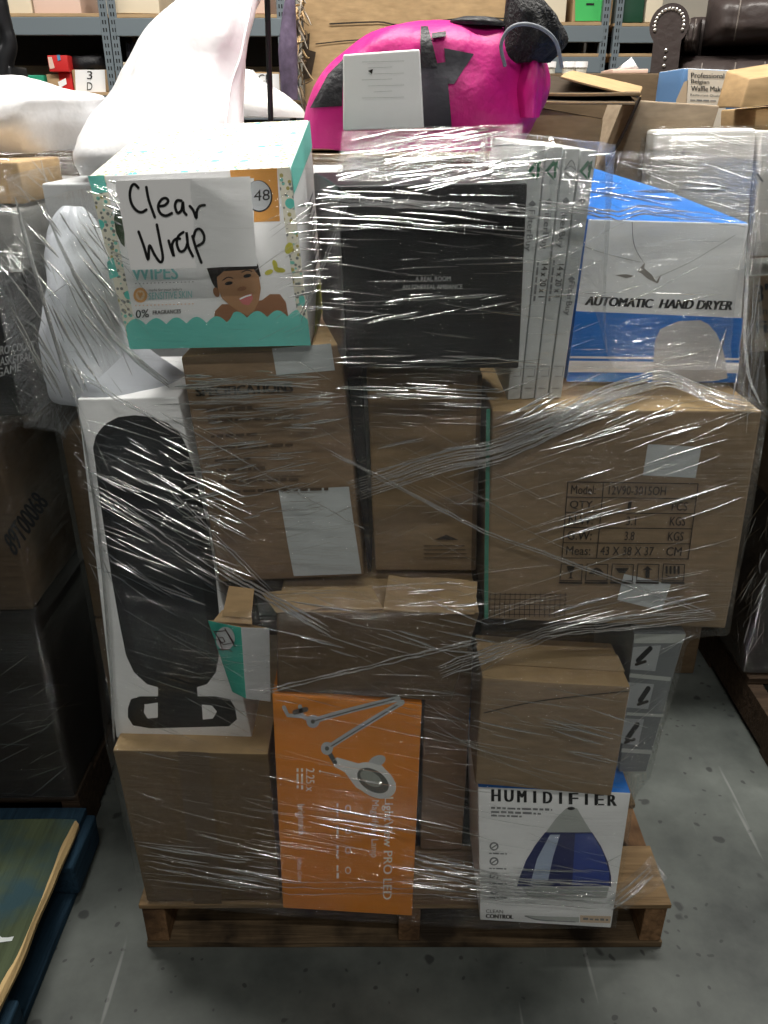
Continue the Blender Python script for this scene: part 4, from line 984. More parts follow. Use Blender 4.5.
# sofa far right
LEA = plain('dark_brown_leather', (60, 52, 50), .42, bump=.25, bscale=40, spec=.4); SEAM = plain('seam_thread', (112, 104, 98), .6); NAIL = plain('nailhead', (170, 166, 160), .3, metal=.8)
YS = 3.0
pa = at(655, 25, YS); pb = at(680, 25, YS); z_top = at(667, 3, YS).z; z_bot = 1.30
sofa = empty('leather_sofa', (pa.x + .03, YS, z_bot), 'dark brown leather sofa with nailhead arm and seamed back at top right', 'sofa')
m = MB(); sec = []
ax0, ax1 = pa.x, pb.x + .01; ac = (ax0 + ax1) / 2; rr_ = .06
for k in range(25):
    a = math.pi * (-.25 + 1.5 * k / 24); sec.append((ac + rr_ * math.cos(a), z_top - rr_ + rr_ * math.sin(a)))
sec = [(ac + .052, z_bot)] + sec + [(ac - .036, z_bot)]
m.grid([[Vector((x, y, z)) for x, z in sec] for y in (YS, YS + .012, YS + .3, YS + .6)], LEA)
b0 = len(m.v); m.add([Vector((x, YS, z)) for x, z in sec], [tuple(range(len(sec)))], LEA)
m.build('arm', sofa)
m = MB()
for k in range(16):
    a = math.pi * (-.1 + 1.2 * k / 15); p = Vector((ac + (rr_ - .016) * math.cos(a), YS - .002, z_top - rr_ + (rr_ - .016) * math.sin(a))); m.add([p + Vector((.006 * math.cos(t), -.004 if i == 0 else 0, .006 * math.sin(t))) if i else p + Vector((0, -.005, 0)) for i, t in enumerate([0] + [k2 * math.pi / 3 for k2 in range(6)])], [(0, i, i % 6 + 1) for i in range(1, 7)], NAIL)
for k in range(12):
    p = Vector((ax0 + .045, YS - .002, z_top - .13 - .022 * k)); m.add([p + Vector((0, -.005, 0))] + [p + Vector((.006 * math.cos(k2 * math.pi / 3), 0, .006 * math.sin(k2 * math.pi / 3))) for k2 in range(6)], [(0, i, i % 6 + 1) for i in range(1, 7)], NAIL)
m.build('nailhead_trim', sofa, label='row of small metal nailheads')
def cushion(x0, x1, y0, y1, z0, z1, puff, nm, seams):
    m = MB(); rows = []; NX, NZ = 26, 14
    for i in range(NZ + 1):
        v = i / NZ; row = []
        for j in range(NX + 1):
            u = j / NX; bulge = (max(0, 1 - (2 * v - 1) ** 4) * max(0, 1 - (2 * u - 1) ** 6)) ** .6
            sm = min(abs(u - s_) for s_ in seams) if seams else 1
            row.append(Vector((x0 + (x1 - x0) * u, y0 - puff * bulge * (1 if sm > .04 else .86) + .004 * noise.noise(Vector((u * 9, v * 7, x0))), z0 + (z1 - z0) * v)))
        rows.append(row)
    m.grid(rows, LEA); t = bvh_of(m)
    m.grid([[Vector((p.x, y1, p.z)) for p in reversed(r_)] for r_ in rows], LEA)
    for edge in (rows[0], rows[-1], [r_[0] for r_ in rows], [r_[-1] for r_ in rows]): m.grid([edge, [Vector((p.x, y1, p.z)) for p in edge]], LEA)
    c = m.build(nm, sofa)
    if seams:
        mm = MB()
        for s_ in seams:
            pts = [rows[i][int(round(s_ * NX))] + Vector((0, -.003, 0)) for i in range(1, NZ)]; tube(mm, pts, .0025, SEAM, n=5, sub=1)
        mm.build('seam', c)
sofa.rotation_euler = (0, 0, -.33)
zs = [at(700, y, YS + .08).z for y in (80, 57, 54, 8)]
cushion(ax1, 1.32, YS + .08, YS + .45, z_bot, zs[1], .12, 'lower_cushion', (.2, .45, .7))
cushion(ax1, .80 + .20, YS + .12, YS + .45, zs[2], at(700, 16, YS).z, .12, 'back_cushion', (.3, .65))
cushion(1.01, 1.42, YS + .10, YS + .45, zs[2] + .02, at(740, -4, YS).z, .13, 'back_cushion', (.22, .6))
m = MB(); box3(m, (ax1 - .01, YS + .46, z_bot), (1.9, YS + .56, at(730, 2, YS).z), LEA, r=.03, amp=.003); m.build('back_frame', sofa)
m = MB(); box3(m, (.70, 2.95, 0), (2.2, 3.75, 1.29), {'all': CB_D}, amp=.002); m.build('cardboard_box', label='large carton carrying the leather sofa', cat='box')

# big torn carton behind
Bc = Box([(302, -30), (532, -30), (524, 150), (306, 150)], 2.5, .5, {'all': CB_C}, amp=.001, r=.006)
f, m = Bc.face, Bc.mb
m.stroke(f, [(330, 24), (378, 22), (404, 25), (470, 18), (528, 20)], 1.6, DARKINK, .002); m.stroke(f, [(316, 44), (360, 40), (390, 44)], 1.2, DARKINK, .002)
m.poly(f, [(302, 36), (310, 33), (309, 50), (316, 52), (311, 78), (303, 80)], CB_IN, .002)
Bc.mb.v = Bc.mb.v
bc = Bc.build('torn_carton', 'big torn tan carton standing behind the pink bag', 'box')
m = MB()
for k in range(46):
    x = 298 + random.uniform(-8, 8); y = random.uniform(-8, 100); p = at(x, y, 2.48)
    tube(m, [p, p + Vector((random.uniform(-.02, .02), random.uniform(-.01, .0), random.uniform(-.03, .02))), p + Vector((random.uniform(-.035, .03), random.uniform(-.02, .0), random.uniform(-.07, -.01)))], [.0025, .003, .001], random.choice((CB_C, CB_D, plain('frayed_grey_paper', (150, 140, 128), .8))), n=5, sub=2)
m.build('torn_edge', bc, label='frayed torn paper edge')
z0 = at(415, 150, 2.5).z
m = MB(); box3(m, (-.30, 2.45, 0), (.37, 3.05, z0 - .008), {'all': CB_D}, amp=.002); m.build('cardboard_box', label='carton under the big torn carton', cat='box')
m = MB(); tube(m, [at(290, 100, 2.3), at(288, 50, 2.3), at(290, 0, 2.3)], [.02, .024, .012], plain('lilac_cloth', (96, 84, 106), .8, var=.4, vscale=40), n=10); m.build('cloth_roll', label='narrow lilac cloth roll hanging beside the torn carton', cat='cloth')

# ------------------------------------------------------------------ load on the left
LX = -.665
def leftbox(name, y0, z0, z1, mats, lab, x1=LX, xl=-1.6, d=.8, cat='box', amp=.003, r=.008):
    m = MB(); box3(m, (xl, y0, z0), (x1, y0 + d, z1), mats if isinstance(mats, dict) else {'all': mats}, r=r, amp=amp)
    LEFTW.append(corners3((xl, y0, z0), (x1, y0 + d, z1))); return m
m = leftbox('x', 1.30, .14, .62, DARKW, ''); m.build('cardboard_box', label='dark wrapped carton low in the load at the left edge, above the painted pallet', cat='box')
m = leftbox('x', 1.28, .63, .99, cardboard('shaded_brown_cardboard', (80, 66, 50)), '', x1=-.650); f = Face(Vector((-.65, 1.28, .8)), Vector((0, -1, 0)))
m.text(f, '89T00068', ((4, 536), (34, 490), (50, 502), (16, 556)), INK, .004, bold=.04)
m.build('cardboard_box', label='brown carton with dark serial digits in the load at the left edge', cat='box')
m = leftbox('x', 1.31, 1.0, 1.225, BLACK, '', x1=-.590); f = Face(Vector((-.59, 1.31, 1.1)), Vector((0, -1, 0)))
for k, tx in enumerate(('PRO COURT', 'BASKETBALL', 'GAME')): m.text(f, tx, ((-2, 346 + 11 * k), (36 - (k == 2) * 14, 340 + 11 * k), (36 - (k == 2) * 14, 348 + 11 * k), (-2, 355 + 11 * k)), SILVER, .004, bold=.01)
m.build('game_box', label='black basketball game box in the wrapped load at the left edge', cat='box')
m = leftbox('x', 1.36, 1.23, 1.325, plain('grey_goods', (150, 148, 146), .5, bump=.3, bscale=12), '', x1=-.585); m.build('grey_box', label='grey box on top of the black basketball game box', cat='box')
m = MB(); box3(m, (-.72, 1.42, 1.33), (-.585, 1.60, 1.392), {'all': CB_C}, amp=.003); m.build('cardboard_box', label='small orange brown carton on the left load under the white bags', cat='box'); LEFTW.append(corners3((-.72, 1.42, 1.33), (-.585, 1.6, 1.392)))
m = MB(); box3(m, (-1.15, 1.44, 1.33), (-.74, 1.6, 1.40), {'all': GREYWHITE}, amp=.003)
m.build('white_box', label='white box on the left load beside the small orange brown carton', cat='box')
m = MB(); loft(m, [(-90, 92, 150, 1.66, .10), (-90, 96, 128, 1.66, .12), (-80, 96, 108, 1.66, .11), (-60, 98, 95, 1.66, .09), (-40, 60, 86, 1.66, .06), (-30, 20, 74, 1.66, .03)], BAGW, n=40, amp=.012, fold=.025); m.build('bedding_bag', label='low white plastic wrapped bedding bag on the left load', cat='bag')
m = MB(); tube(m, [at(-4, 100, 2.6), at(2, 80, 2.6), at(4, 60, 2.6), at(9, 46, 2.6), at(6, 30, 2.6), at(-2, 10, 2.6), at(-6, -10, 2.6)], [.03, .03, .028, .022, .02, .03, .03], BLACK, n=12)
box3(m, (at(-10, 70, 2.6).x, 2.58, at(0, 120, 2.6).z), (at(14, 70, 2.6).x, 2.7, at(0, 66, 2.6).z), BLACK, r=.006); m.build('black_machine', label='black curved machine arm at the top left edge', cat='machine')
m = MB(); zz = at(0, 120, 2.6).z; box3(m, (-1.7, 2.5, 0), (-.98, 3.0, zz - .005), {'all': CB_D}); m.build('cardboard_box', label='carton under the black machine arm at left', cat='box')

# ------------------------------------------------------------------ steel shelving at the back
STEEL = plain('grey_painted_steel', (112, 122, 128), .45); DECKW = plain('particle_board', (176, 148, 112), .8, var=.1); BACKP = plain('pale_grey_panel', (172, 168, 158), .7); SLOT = plain('slot_dark', (34, 36, 38), .8)
YSH = 4.2
def X(px, py=60, Y=YSH): return at(px, py, Y).x
def Z(py, Y=YSH): return at(384, py, Y).z
def shelving(label, xl, xr, decks, posts, panel=None, Y=YSH, black=True):
    s_ = empty('steel_shelving', ((xl + xr) / 2, Y + .3, 0), label, 'shelving')
    for x in posts:
        for yy in (Y, Y + .56):
            m = MB(); box3(m, (x, yy, 0), (x + .036, yy + .004, 2.6), STEEL, r=.001, amp=0, res=.5); box3(m, (x, yy + .004, 0), (x + .004, yy + .036, 2.6), STEEL, r=.001, amp=0, res=.5)
            if yy == Y:
                k = 1.4
                while k < 2.1:
                    for dx in (.012, .024): m.add([(x + dx - .003, yy - .0008, k), (x + dx + .003, yy - .0008, k), (x + dx + .003, yy - .0008, k + .016), (x + dx - .003, yy - .0008, k + .016)], [(0, 1, 2, 3)], SLOT)
                    k += .03
            m.build('post', s_, smooth=False)
    for z in decks:
        m = MB(); box3(m, (xl, Y + .004, z - .014), (xr, Y + .56, z), DECKW, r=.002, amp=0, res=.5); m.build('shelf_board', s_, smooth=False)
        m = MB(); box3(m, (xl + .03, Y - .004, z - .085), (xr - .03, Y + .03, z - .015), STEEL, r=.003, amp=0, res=.5); m.build('beam', s_, smooth=False)
        if black:  # black strip standing in for the shadow under each shelf
            m = MB(); box3(m, (xl + .04, Y + .50, z - .18), (xr - .04, Y + .53, z - .02), BLACK, r=.003, amp=0, res=.5); m.build('under_shelf_shade', s_, smooth=False, label='black strip painted as the shade under the shelf')
    if panel:
        m = MB(); box3(m, (xl, Y + .56, panel[0]), (xr, Y + .57, panel[1]), BACKP, r=.001, amp=0, res=.5); m.build('back_panel', s_, smooth=False)
    return s_
z1, z2 = Z(13), Z(92)
shelving('grey steel shelving at the top left with a green case and red boxes on it', X(-60), X(112), (z1, z2, z2 - .5, z2 - 1.0), (X(-60), X(105)), (z2, 2.3))
shelving('grey steel shelving behind the big bedding bag, holding books', X(113), X(292), (z1 - .004, z2 - .03, z2 - .5, z2 - 1.0), (X(114), X(279)), (z2, 2.3))
z3, z4 = Z(22, 4.6), Z(58, 4.6)
shelving('grey steel shelving to the left of the leather sofa, with a green bin label', X(440, 40, 4.6), X(609, 40, 4.6), (z3, z4 + .02, z4 - .28, z4 - .8), (X(441, 40, 4.6), X(600, 40, 4.6)), (z4, 2.3), Y=4.6)
shelving('grey steel shelving directly behind the leather sofa', X(612, 40, 4.6), X(800, 40, 4.6), (z3 - .004, z4 + .02, z4 - .28, z4 - .8), (X(613, 40, 4.6), X(790, 40, 4.6)), (z4, 2.3), Y=4.6)
def shelf_item(name, x0, x1, ytop, zdeck, mat, label, cat='box', Y=YSH + .05, d=.3, sign=None, group=None, txt=None, r=.004):
    xa, xb = X(x0, 60, Y), X(x1, 60, Y); zt = Z(ytop, Y); m = MB(); box3(m, (xa, Y, zdeck + .002), (xb, Y + d, zt), mat, r=r, amp=.002)
    if txt:
        f = Face(Vector((xa, Y, zt)), Vector((0, -1, 0))); txt(m, f)
    return m.build(name, label=label, cat=cat, group=group)
CREAM = plain('cream_card', (226, 214, 190), .6); RED = plain('red_card', (206, 44, 44), .5); GRN = plain('green_plastic', (40, 150, 116), .4); PINKC = plain('pinkish_card', (226, 196, 180), .6)
def sign(lines, q):
    def fn(m, f):
        m.poly(f, q, PAPER, .003)
        n = len(lines)
        for k, t in enumerate(lines):
            (x0, y0), (x1, _), _, (_, y1) = q; h = (y1 - y0) / n
            w = (x1 - x0) * .18 * len(t); cx_ = (x0 + x1) / 2
            m.text(f, t, ((cx_ - w / 2, y0 + h * (k + .12)), (cx_ + w / 2, y0 + h * (k + .12)), (cx_ + w / 2, y0 + h * (k + .85)), (cx_ - w / 2, y0 + h * (k + .85))), INK, .005)
    return fn
shelf_item('storage_box', 2, 40, -20, z1, CREAM, 'cream box at the far left on the top shelf'); shelf_item('storage_box', 42, 88, -22, z1, PINKC, 'pale pink box on the top shelf at upper left')
shelf_item('storage_box', 119, 165, -16, z1, CREAM, 'cream box on the top shelf behind the left side of the bedding bag'); shelf_item('storage_box', 252, 272, -16, z1, PINKC, 'pale box on the top shelf beside the black rod')
shelf_item('case', 18, 41, 75, z2, GRN, 'flat green plastic case on the lower shelf at left', 'case')
shelf_item('carton', 44, 56, 74, z2, DECKW, 'small brown carton between the green case and the red boxes')
r1 = shelf_item('red_box', 56, 69, 72, z2, RED, 'lower red box on the left shelf, below the tilted red box', txt=lambda m, f: m.poly(f, [(58, 82), (66, 78), (67, 84), (60, 88)], PAPER, .003))
m = MB(); p0 = at(49, 71, YSH + .02); box3(m, (X(46), YSH + .02, Z(71.5)), (X(66), YSH + .2, Z(55)), RED, r=.003)
f = Face(Vector((0, YSH + .02, 0)), Vector((0, -1, 0))); m.poly(f, [(48, 57), (52, 57), (55, 68), (50, 69)], PINKC, .003); m.poly(f, [(57, 55), (60, 55), (61, 60), (58, 61)], plain('pale_blue_print', (90, 150, 190), .5), .003)
m.build('red_box', label='upper red box lying on top of the red box on the left shelf', cat='box')
shelf_item('labelled_carton', 70, 107, 69.5, z2, DECKW, 'brown bin with a white paper marked 3 D on the left shelf', 'bin', txt=sign(['3', 'D'], [(75, 69.8), (105, 69.8), (106, 92), (76, 92)]))
m = MB(); loft(m, [(72, 107, 69.2, YSH + .12, .06), (72, 108, 64, YSH + .12, .07), (72, 106, 57, YSH + .12, .06), (84, 103, 54.5, YSH + .12, .03)], BLK_N, amp=.012, fr=14); m.build('black_bag', label='black folded bag on top of the bin marked 3 D', cat='bag')
zb = z2 - .03
shelf_item('carton', 122, 140, 62, zb, CREAM, 'pale carton under the dark books behind the bedding bag', d=.3)
bk = [plain('book_black', (22, 22, 26), .5), plain('book_navy', (34, 34, 48), .5), plain('book_plum', (120, 60, 90), .5)]
for k in range(8):
    x = 123.5 + 2.1 * k; xa, xb = X(x), X(x + 1.8); m = MB(); box3(m, (xa, YSH + .06, Z(61.6, YSH + .06)), (xb, YSH + .2, Z(41 + (k * 7 % 5), YSH + .06)), bk[2] if k == 7 else bk[k % 2], r=.001, amp=0)
    m.build('book', label='plum spined book at the right end of the dark books behind the bedding bag' if k == 7 else 'upright dark spined book on the shelf behind the bedding bag', cat='book', group=None if k == 7 else 'dark books behind the bedding bag')
m = MB(); box3(m, (X(141), YSH + .05, zb + .002), (X(168), YSH + .35, Z(64, YSH + .05)), CREAM); m.build('carton', label='wide pale carton beside the books behind the bedding bag', cat='box')
shelf_item('labelled_carton', 244, 284, 72, zb, DECKW, 'brown bin with a white paper marked CF D between bedding bag and rod', 'bin', txt=sign(['CF', 'D'], [(249, 73), (279, 74), (280, 95), (250, 95)]))
Y6 = 4.65
shelf_item('storage_box', 536, 562, -12, z3, CREAM, 'cream box on the shelf beside the green bin label', Y=Y6); shelf_item('labelled_bin', 568, 607, -14, z3, DECKW, 'brown bin with a bright green label on the shelf left of the sofa', 'bin', Y=Y6,
           txt=lambda m, f: (m.poly(f, [(575, -2), (604, -2), (604, 21), (575, 21)], plain('bright_green_paper', (70, 190, 100), .6), .003), m.words(f, ((586, 3), (594, 3), (594, 6), (586, 6)), INK, .005)))
shelf_item('storage_box', 640, 656, -14, z3, CREAM, 'cream box on the shelf just left of the sofa', Y=Y6); shelf_item('labelled_bin', 618, 638, -14, z3, plain('dark_green_bin', (26, 70, 50), .5), 'dark green bin on the shelf left of the sofa', 'bin', Y=Y6)
YJ = 2.70
zj = at(560, 74, YJ).z
m = MB(); box3(m, (at(535, 74, YJ).x, YJ - .05, 0), (at(655, 74, YJ).x, YJ + .22, zj), {'all': CB_D}, amp=.002); m.build('cardboard_box', label='carton carrying the white lidded jars in front of the shelving', cat='box')
for k, x in enumerate((551, 572, 583)):
    p = at(x, 74, YJ); m = MB(); tube(m, [p + Vector((0, .05, .001)), p + Vector((0, .05, .018))], .020, plain('jar_glass', (190, 190, 180), .3), n=16, sub=1)
    o = m.build('jar', label=('jar with a white lid, nearest the pink bag', 'middle jar with a white lid behind the open carton', 'jar with a white lid nearest the shelving post')[k], cat='jar', group='white lidded jars behind the open carton')
    m = MB(); tube(m, [p + Vector((0, .05, .0185)), p + Vector((0, .05, .034))], .022, PAPER, n=16, sub=1); m.build('lid', o)
pq = at(632, 74, YJ)
m = MB(); box3(m, (at(612, 74, YJ).x, YJ, zj + .001), (at(648, 74, YJ).x, YJ + .14, at(630, 69, YJ).z), PINKC, r=.002); m.build('flat_box', label='flat pinkish white box behind the open carton', cat='box')
m = MB(); a = at(622, 68.5, YJ + .06); m.add([a + Vector((0, 0, .0)), a + Vector((.05, 0, 0)), a + Vector((.03, .02, .03)), a + Vector((.04, .08, .0)), a + Vector((0, .08, .0))], [(0, 1, 2), (1, 3, 2), (3, 4, 2), (4, 0, 2), (0, 4, 3, 1)], PAPER); m.build('folded_paper', label='folded white paper on the flat pinkish box', cat='paper')

# ------------------------------------------------------------------ stretch film
def hull2(pts):
    pts = sorted(set(pts))
    if len(pts) < 3: return pts
    def half(ps):
        h = []
        for p in ps:
            while len(h) >= 2 and (h[-1][0] - h[-2][0]) * (p[1] - h[-2][1]) - (h[-1][1] - h[-2][1]) * (p[0] - h[-2][0]) <= 0: h.pop()
            h.append(p)
        return h[:-1]
    return half(pts) + half(list(reversed(pts)))
def film_shell(boxes, z0, z1, centre, gap=.008, nth=300, dz=.012, close=9, a0=0.0, a1=2 * math.pi):
    """Film stretched round a load: at every height the convex outline of the boxes, pulled taut between heights."""
    nz = int(round((z1 - z0) / dz)); R = []
    for i in range(nz + 1):
        z = z0 + (z1 - z0) * i / nz; pts = []
        for c in boxes:
            for a in (0, 1):
                for b_ in (0, 1):
                    p, q = c[(a, b_, 0)], c[(a, b_, 1)]
                    if min(p.z, q.z) - dz - .002 <= z <= max(p.z, q.z) + dz + .002:
                        t = min(1, max(0, (z - p.z) / (q.z - p.z))) if abs(q.z - p.z) > 1e-5 else 0
                        w = p.lerp(q, t); pts.append((round(w.x, 5), round(w.y, 5)))
        h = hull2(pts) if len(pts) > 2 else []
        row = []
        for k in range(nth):
            th = a0 + (a1 - a0) * k / nth; dx, dy = math.cos(th), math.sin(th); best = 0
            for m_ in range(len(h)):
                ax_, ay_ = h[m_][0] - centre[0], h[m_][1] - centre[1]; bx_, by_ = h[(m_ + 1) % len(h)][0] - centre[0], h[(m_ + 1) % len(h)][1] - centre[1]
                ex, ey = bx_ - ax_, by_ - ay_; den = dx * ey - dy * ex
                if abs(den) < 1e-9: continue
                t = (ax_ * ey - ay_ * ex) / den; s_ = (ax_ * dy - ay_ * dx) / den
                if t > 0 and -1e-6 <= s_ <= 1 + 1e-6: best = max(best, t)
            row.append(best + gap)
        R.append(row)
    n = len(R)
    D = [[max(R[j][k] for j in range(max(0, i - close), min(n, i + close + 1))) for k in range(nth)] for i in range(n)]
    E = [[min(D[j][k] for j in range(max(0, i - close), min(n, i + close + 1))) for k in range(nth)] for i in range(n)]
    for _ in range(3):
        E = [[max(R[i][k], (E[max(i - 1, 0)][k] + E[i][k] * 2 + E[min(i + 1, n - 1)][k]) / 4 * .5 + (E[i][k - 1] + E[i][(k + 1) % nth]) / 4) for k in range(nth)] for i in range(n)]
    rows, uvs = [], []
    for i in range(n):
        z = z0 + (z1 - z0) * i / nz; row = []
        for k in range(nth + 1):
            th = a0 + (a1 - a0) * (k % nth) / nth; r_ = E[i][k % nth]
            row.append(Vector((centre[0] + r_ * math.cos(th), centre[1] + r_ * math.sin(th), z)))
        rows.append(row)
        u = 0
        for k in range(nth + 1):
            uvs.append((k / nth * 3.4, z))
    return rows, uvs
FILM = film_mat('clear_stretch_film', haze=.012, gloss=.045, rough=.09, bump=1.0)
FILM2 = film_mat('milky_stretch_film', haze=.045, gloss=.10, rough=.10, bump=1.0)
ROPE = film_mat('gathered_stretch_film', haze=.30, gloss=.28, rough=.12, bump=.8, along=9, across=60)
CREASE = film_mat('stretch_film_crease', haze=.015, gloss=.40, rough=.09, bump=.0, along=3, across=10)

wrap = empty('stretch_wrap', (.045, 1.6, .11), 'clear plastic stretch film wound round the central pallet load, creased and shiny', 'stretch wrap')
rows, uvs = film_shell(WRAPPED, .135, 1.405, (.0, 1.45), nth=420, gap=.009, close=6)
m = MB(); m.grid(rows, FILM, uvs)
def film_top(p):
    z = 1.2
    for c in WRAPPED:
        xs = [q.x for q in c.values()]; ys = [q.y for q in c.values()]
        if min(xs) - .03 <= p.x <= max(xs) + .03 and min(ys) - .16 <= p.y <= max(ys) + .06: z = max(z, max(q.z for q in c.values()))
    return z
kf_ = [i for i, q in enumerate(m.f) if min(m.v[k].z for k in q) < film_top(sum((m.v[k] for k in q), Vector()) / 4) + .012]
m.f = [m.f[i] for i in kf_]; m.m = [m.m[i] for i in kf_]
tree = bvh_of(m); m.build('film_sheet', wrap)

# film pulled over the tops: a sheet lying on whatever is highest
tops_ = []
for c in WRAPPED:
    xs = [p.x for p in c.values()]; ys = [p.y for p in c.values()]; tops_.append((min(xs), max(xs), min(ys), max(ys), max(p.z for p in c.values())))
NXg, NYg = 72, 40; gx0, gx1, gy0, gy1 = -.052, .475, 1.048, 1.48
def hz(x, y): return max([t[4] for t in tops_ if t[0] - .02 <= x <= t[1] + .02 and t[2] - .02 <= y <= t[3] + .02] + [1.15])
Hh = [[hz(gx0 + (gx1 - gx0) * i / NXg, gy0 + (gy1 - gy0) * j / NYg) for i in range(NXg + 1)] for j in range(NYg + 1)]
base_ = [r_[:] for r_ in Hh]
for _ in range(4):
    Hh = [[max(base_[j][i], sum(Hh[min(max(j + b_, 0), NYg)][min(max(i + a, 0), NXg)] for a in (-1, 0, 1) for b_ in (-1, 0, 1)) / 9) for i in range(NXg + 1)] for j in range(NYg + 1)]
rows, uvs = [], []
for j in range(NYg + 1):
    row = []
    for i in range(NXg + 1):
        x = gx0 + (gx1 - gx0) * i / NXg; y = gy0 + (gy1 - gy0) * j / NYg
        lift = .012 * (j / NYg) ** 1.5 if x < .15 else 0
        row.append(Vector((x, y, Hh[j][i] + .007 + lift + .002 * noise.noise(Vector((x * 18, y * 18, 0)))))); uvs.append((x, y))
    rows.append(row)
m = MB(); m.grid(rows, FILM2, uvs)
kf_ = [i for i, q in enumerate(m.f) if sum(m.v[k].y for k in q) / 4 < 1.25 or (sum(m.v[k].x for k in q) / 4 > .13 and sum(m.v[k].y for k in q) / 4 < 1.42)]
m.f = [m.f[i] for i in kf_]; m.m = [m.m[i] for i in kf_]
toptree = bvh_of(m); m.build('top_sheet', wrap)

def bridge(name, q, Ys, mat, nu=16, nv=24, sag=.0, urep=(1, 1), wrin=.003, along='v'):
    P = [at(*q[k], Ys[k]) for k in range(4)]; rows, uvs = [], []
    for i in range(nv + 1):
        v = i / nv; row = []
        for j in range(nu + 1):
            u = j / nu; p = P[0].lerp(P[1], u).lerp(P[3].lerp(P[2], u), v)
            p = p + Vector((0, 1, 0)) * sag * math.sin(math.pi * u) * math.sin(math.pi * v) + wob(p, wrin, 20)
            row.append(p); uvs.append((v * urep[0], u * urep[1]) if along == 'v' else (u * urep[0], v * urep[1]))
        rows.append(row)
    m = MB(); m.grid(rows, mat, uvs); o = m.build(name, wrap); return bvh_of(m)
br1 = bridge('bridging_film', [(18, 205), (90, 186), (128, 350), (72, 400)], (1.26, 1.07, 1.06, 1.075), FILM2, urep=(.3, .16))
br2 = bridge('bridging_film', [(750, 228), (759, 212), (766, 408), (736, 408)], (1.17, 1.19, 1.02, 1.02), FILM2, urep=(.3, .08), wrin=.004)
br4 = bridge('top_drape', [(342, 132), (522, 122), (531, 178), (337, 182)], (1.235, 1.235, 1.032, 1.032), FILM2, urep=(.2, .25), wrin=.004, along='u')
br3 = bridge('film_tail', [(606, 900), (652, 856), (668, 878), (626, 912)], (.985, 1.10, 1.07, .99), FILM2, urep=(.15, .1), wrin=.006)
trees = [tree, br1, br2, br3, br4, toptree]
def on_film(px, py, off=.0015):
    d = ray(px, py).normalized(); best = None
    for t in trees:
        h = t.ray_cast(CAM, d)
        if h[0] is not None and (best is None or h[3] < best): best = h[3]
    return CAM + d * (best - off) if best is not None else None

# gathered ropes of film
def rope(pts, w, strands=1, spread=0.0):
    m = MB()
    for s_ in range(strands):
        q = []
        for i, (x, y) in enumerate(pts):
            sx = spread * (s_ - (strands - 1) / 2) + random.uniform(-.8, .8) * (strands > 1)
            p = on_film(x + sx * .3, y + sx, .003)
            if p is not None: q.append(p)
        if len(q) < 2: continue
        # resample and roughen
        rad = [w * random.uniform(.6, 1.25) for _ in q]; rad[0] = rad[-1] = w * .25
        tube(m, q, rad, ROPE, n=7, sub=5)
    if m.v:
        for i, v in enumerate(m.v): m.v[i] = v + wob(v, .0012, 60); m.uv[i] = (v.x + v.y, v.z + i % 7 * .004)
        m.build('gathered_rope', wrap)
def line(p, q, n=8): return [(p[0] + (q[0] - p[0]) * i / n, p[1] + (q[1] - p[1]) * i / n) for i in range(n + 1)]
rope([(350, 492), (385, 481), (420, 468), (455, 458), (490, 452), (525, 440), (560, 424), (590, 408), (620, 396), (650, 388)], .0013, 9, 2.4)
rope([(500, 440), (540, 424), (570, 412), (605, 394), (640, 384), (668, 378), (700, 392), (730, 402), (757, 406)], .0013, 8, 2.2)
rope(line((440, 672), (545, 634)) + line((560, 630), (715, 614)), .0011, 6, 2.4)
rope(line((330, 452), (470, 524)) + line((490, 534), (716, 616)), .0012, 2, 3)
rope(line((214, 566), (330, 632)), .0018, 3, 5)
rope(line((262, 692), (365, 668)) + line((380, 664), (480, 640)), .0014, 2, 3)
rope([(16, 200), (26, 240), (40, 290), (55, 340), (68, 380), (78, 402)], .0026, 3, 3)
rope([(76, 402), (86, 450), (98, 530), (106, 610), (112, 690), (114, 740)], .0022, 2, 4)
rope([(50, 222), (66, 256), (84, 292), (108, 330), (140, 362), (168, 384)], .0022, 3, 3)
rope(line((160, 412), (300, 494)) + line((320, 505), (366, 530)), .0009, 1)
rope(line((60, 360), (120, 400)) + line((130, 405), (190, 440)), .0012, 2, 4)
rope(line((160, 480), (280, 600)), .0009, 2, 5)
rope(line((84, 484), (232, 585)), .0009, 2, 9)
rope(line((145, 860), (270, 884)) + line((285, 888), (420, 888)) + line((440, 890), (620, 905)), .0010, 3, 6)
rope(line((416, 862), (500, 884)) + line((510, 886), (615, 896)), .0016, 4, 6)
rope(line((300, 320), (350, 196)), .0010, 2, 4)
rope(line((540, 204), (620, 216)) + line((640, 210), (745, 222)), .0014, 3, 4)
rope([(752, 216), (749, 250), (746, 300), (744, 340), (750, 380), (760, 402)], .0016, 4, 1.5)
rope(line((330, 200), (440, 206)) + line((450, 206), (532, 212)), .0018, 3, 3.5)
rope([(610, 905), (632, 890), (652, 870), (664, 858)], .0022, 3, 5)

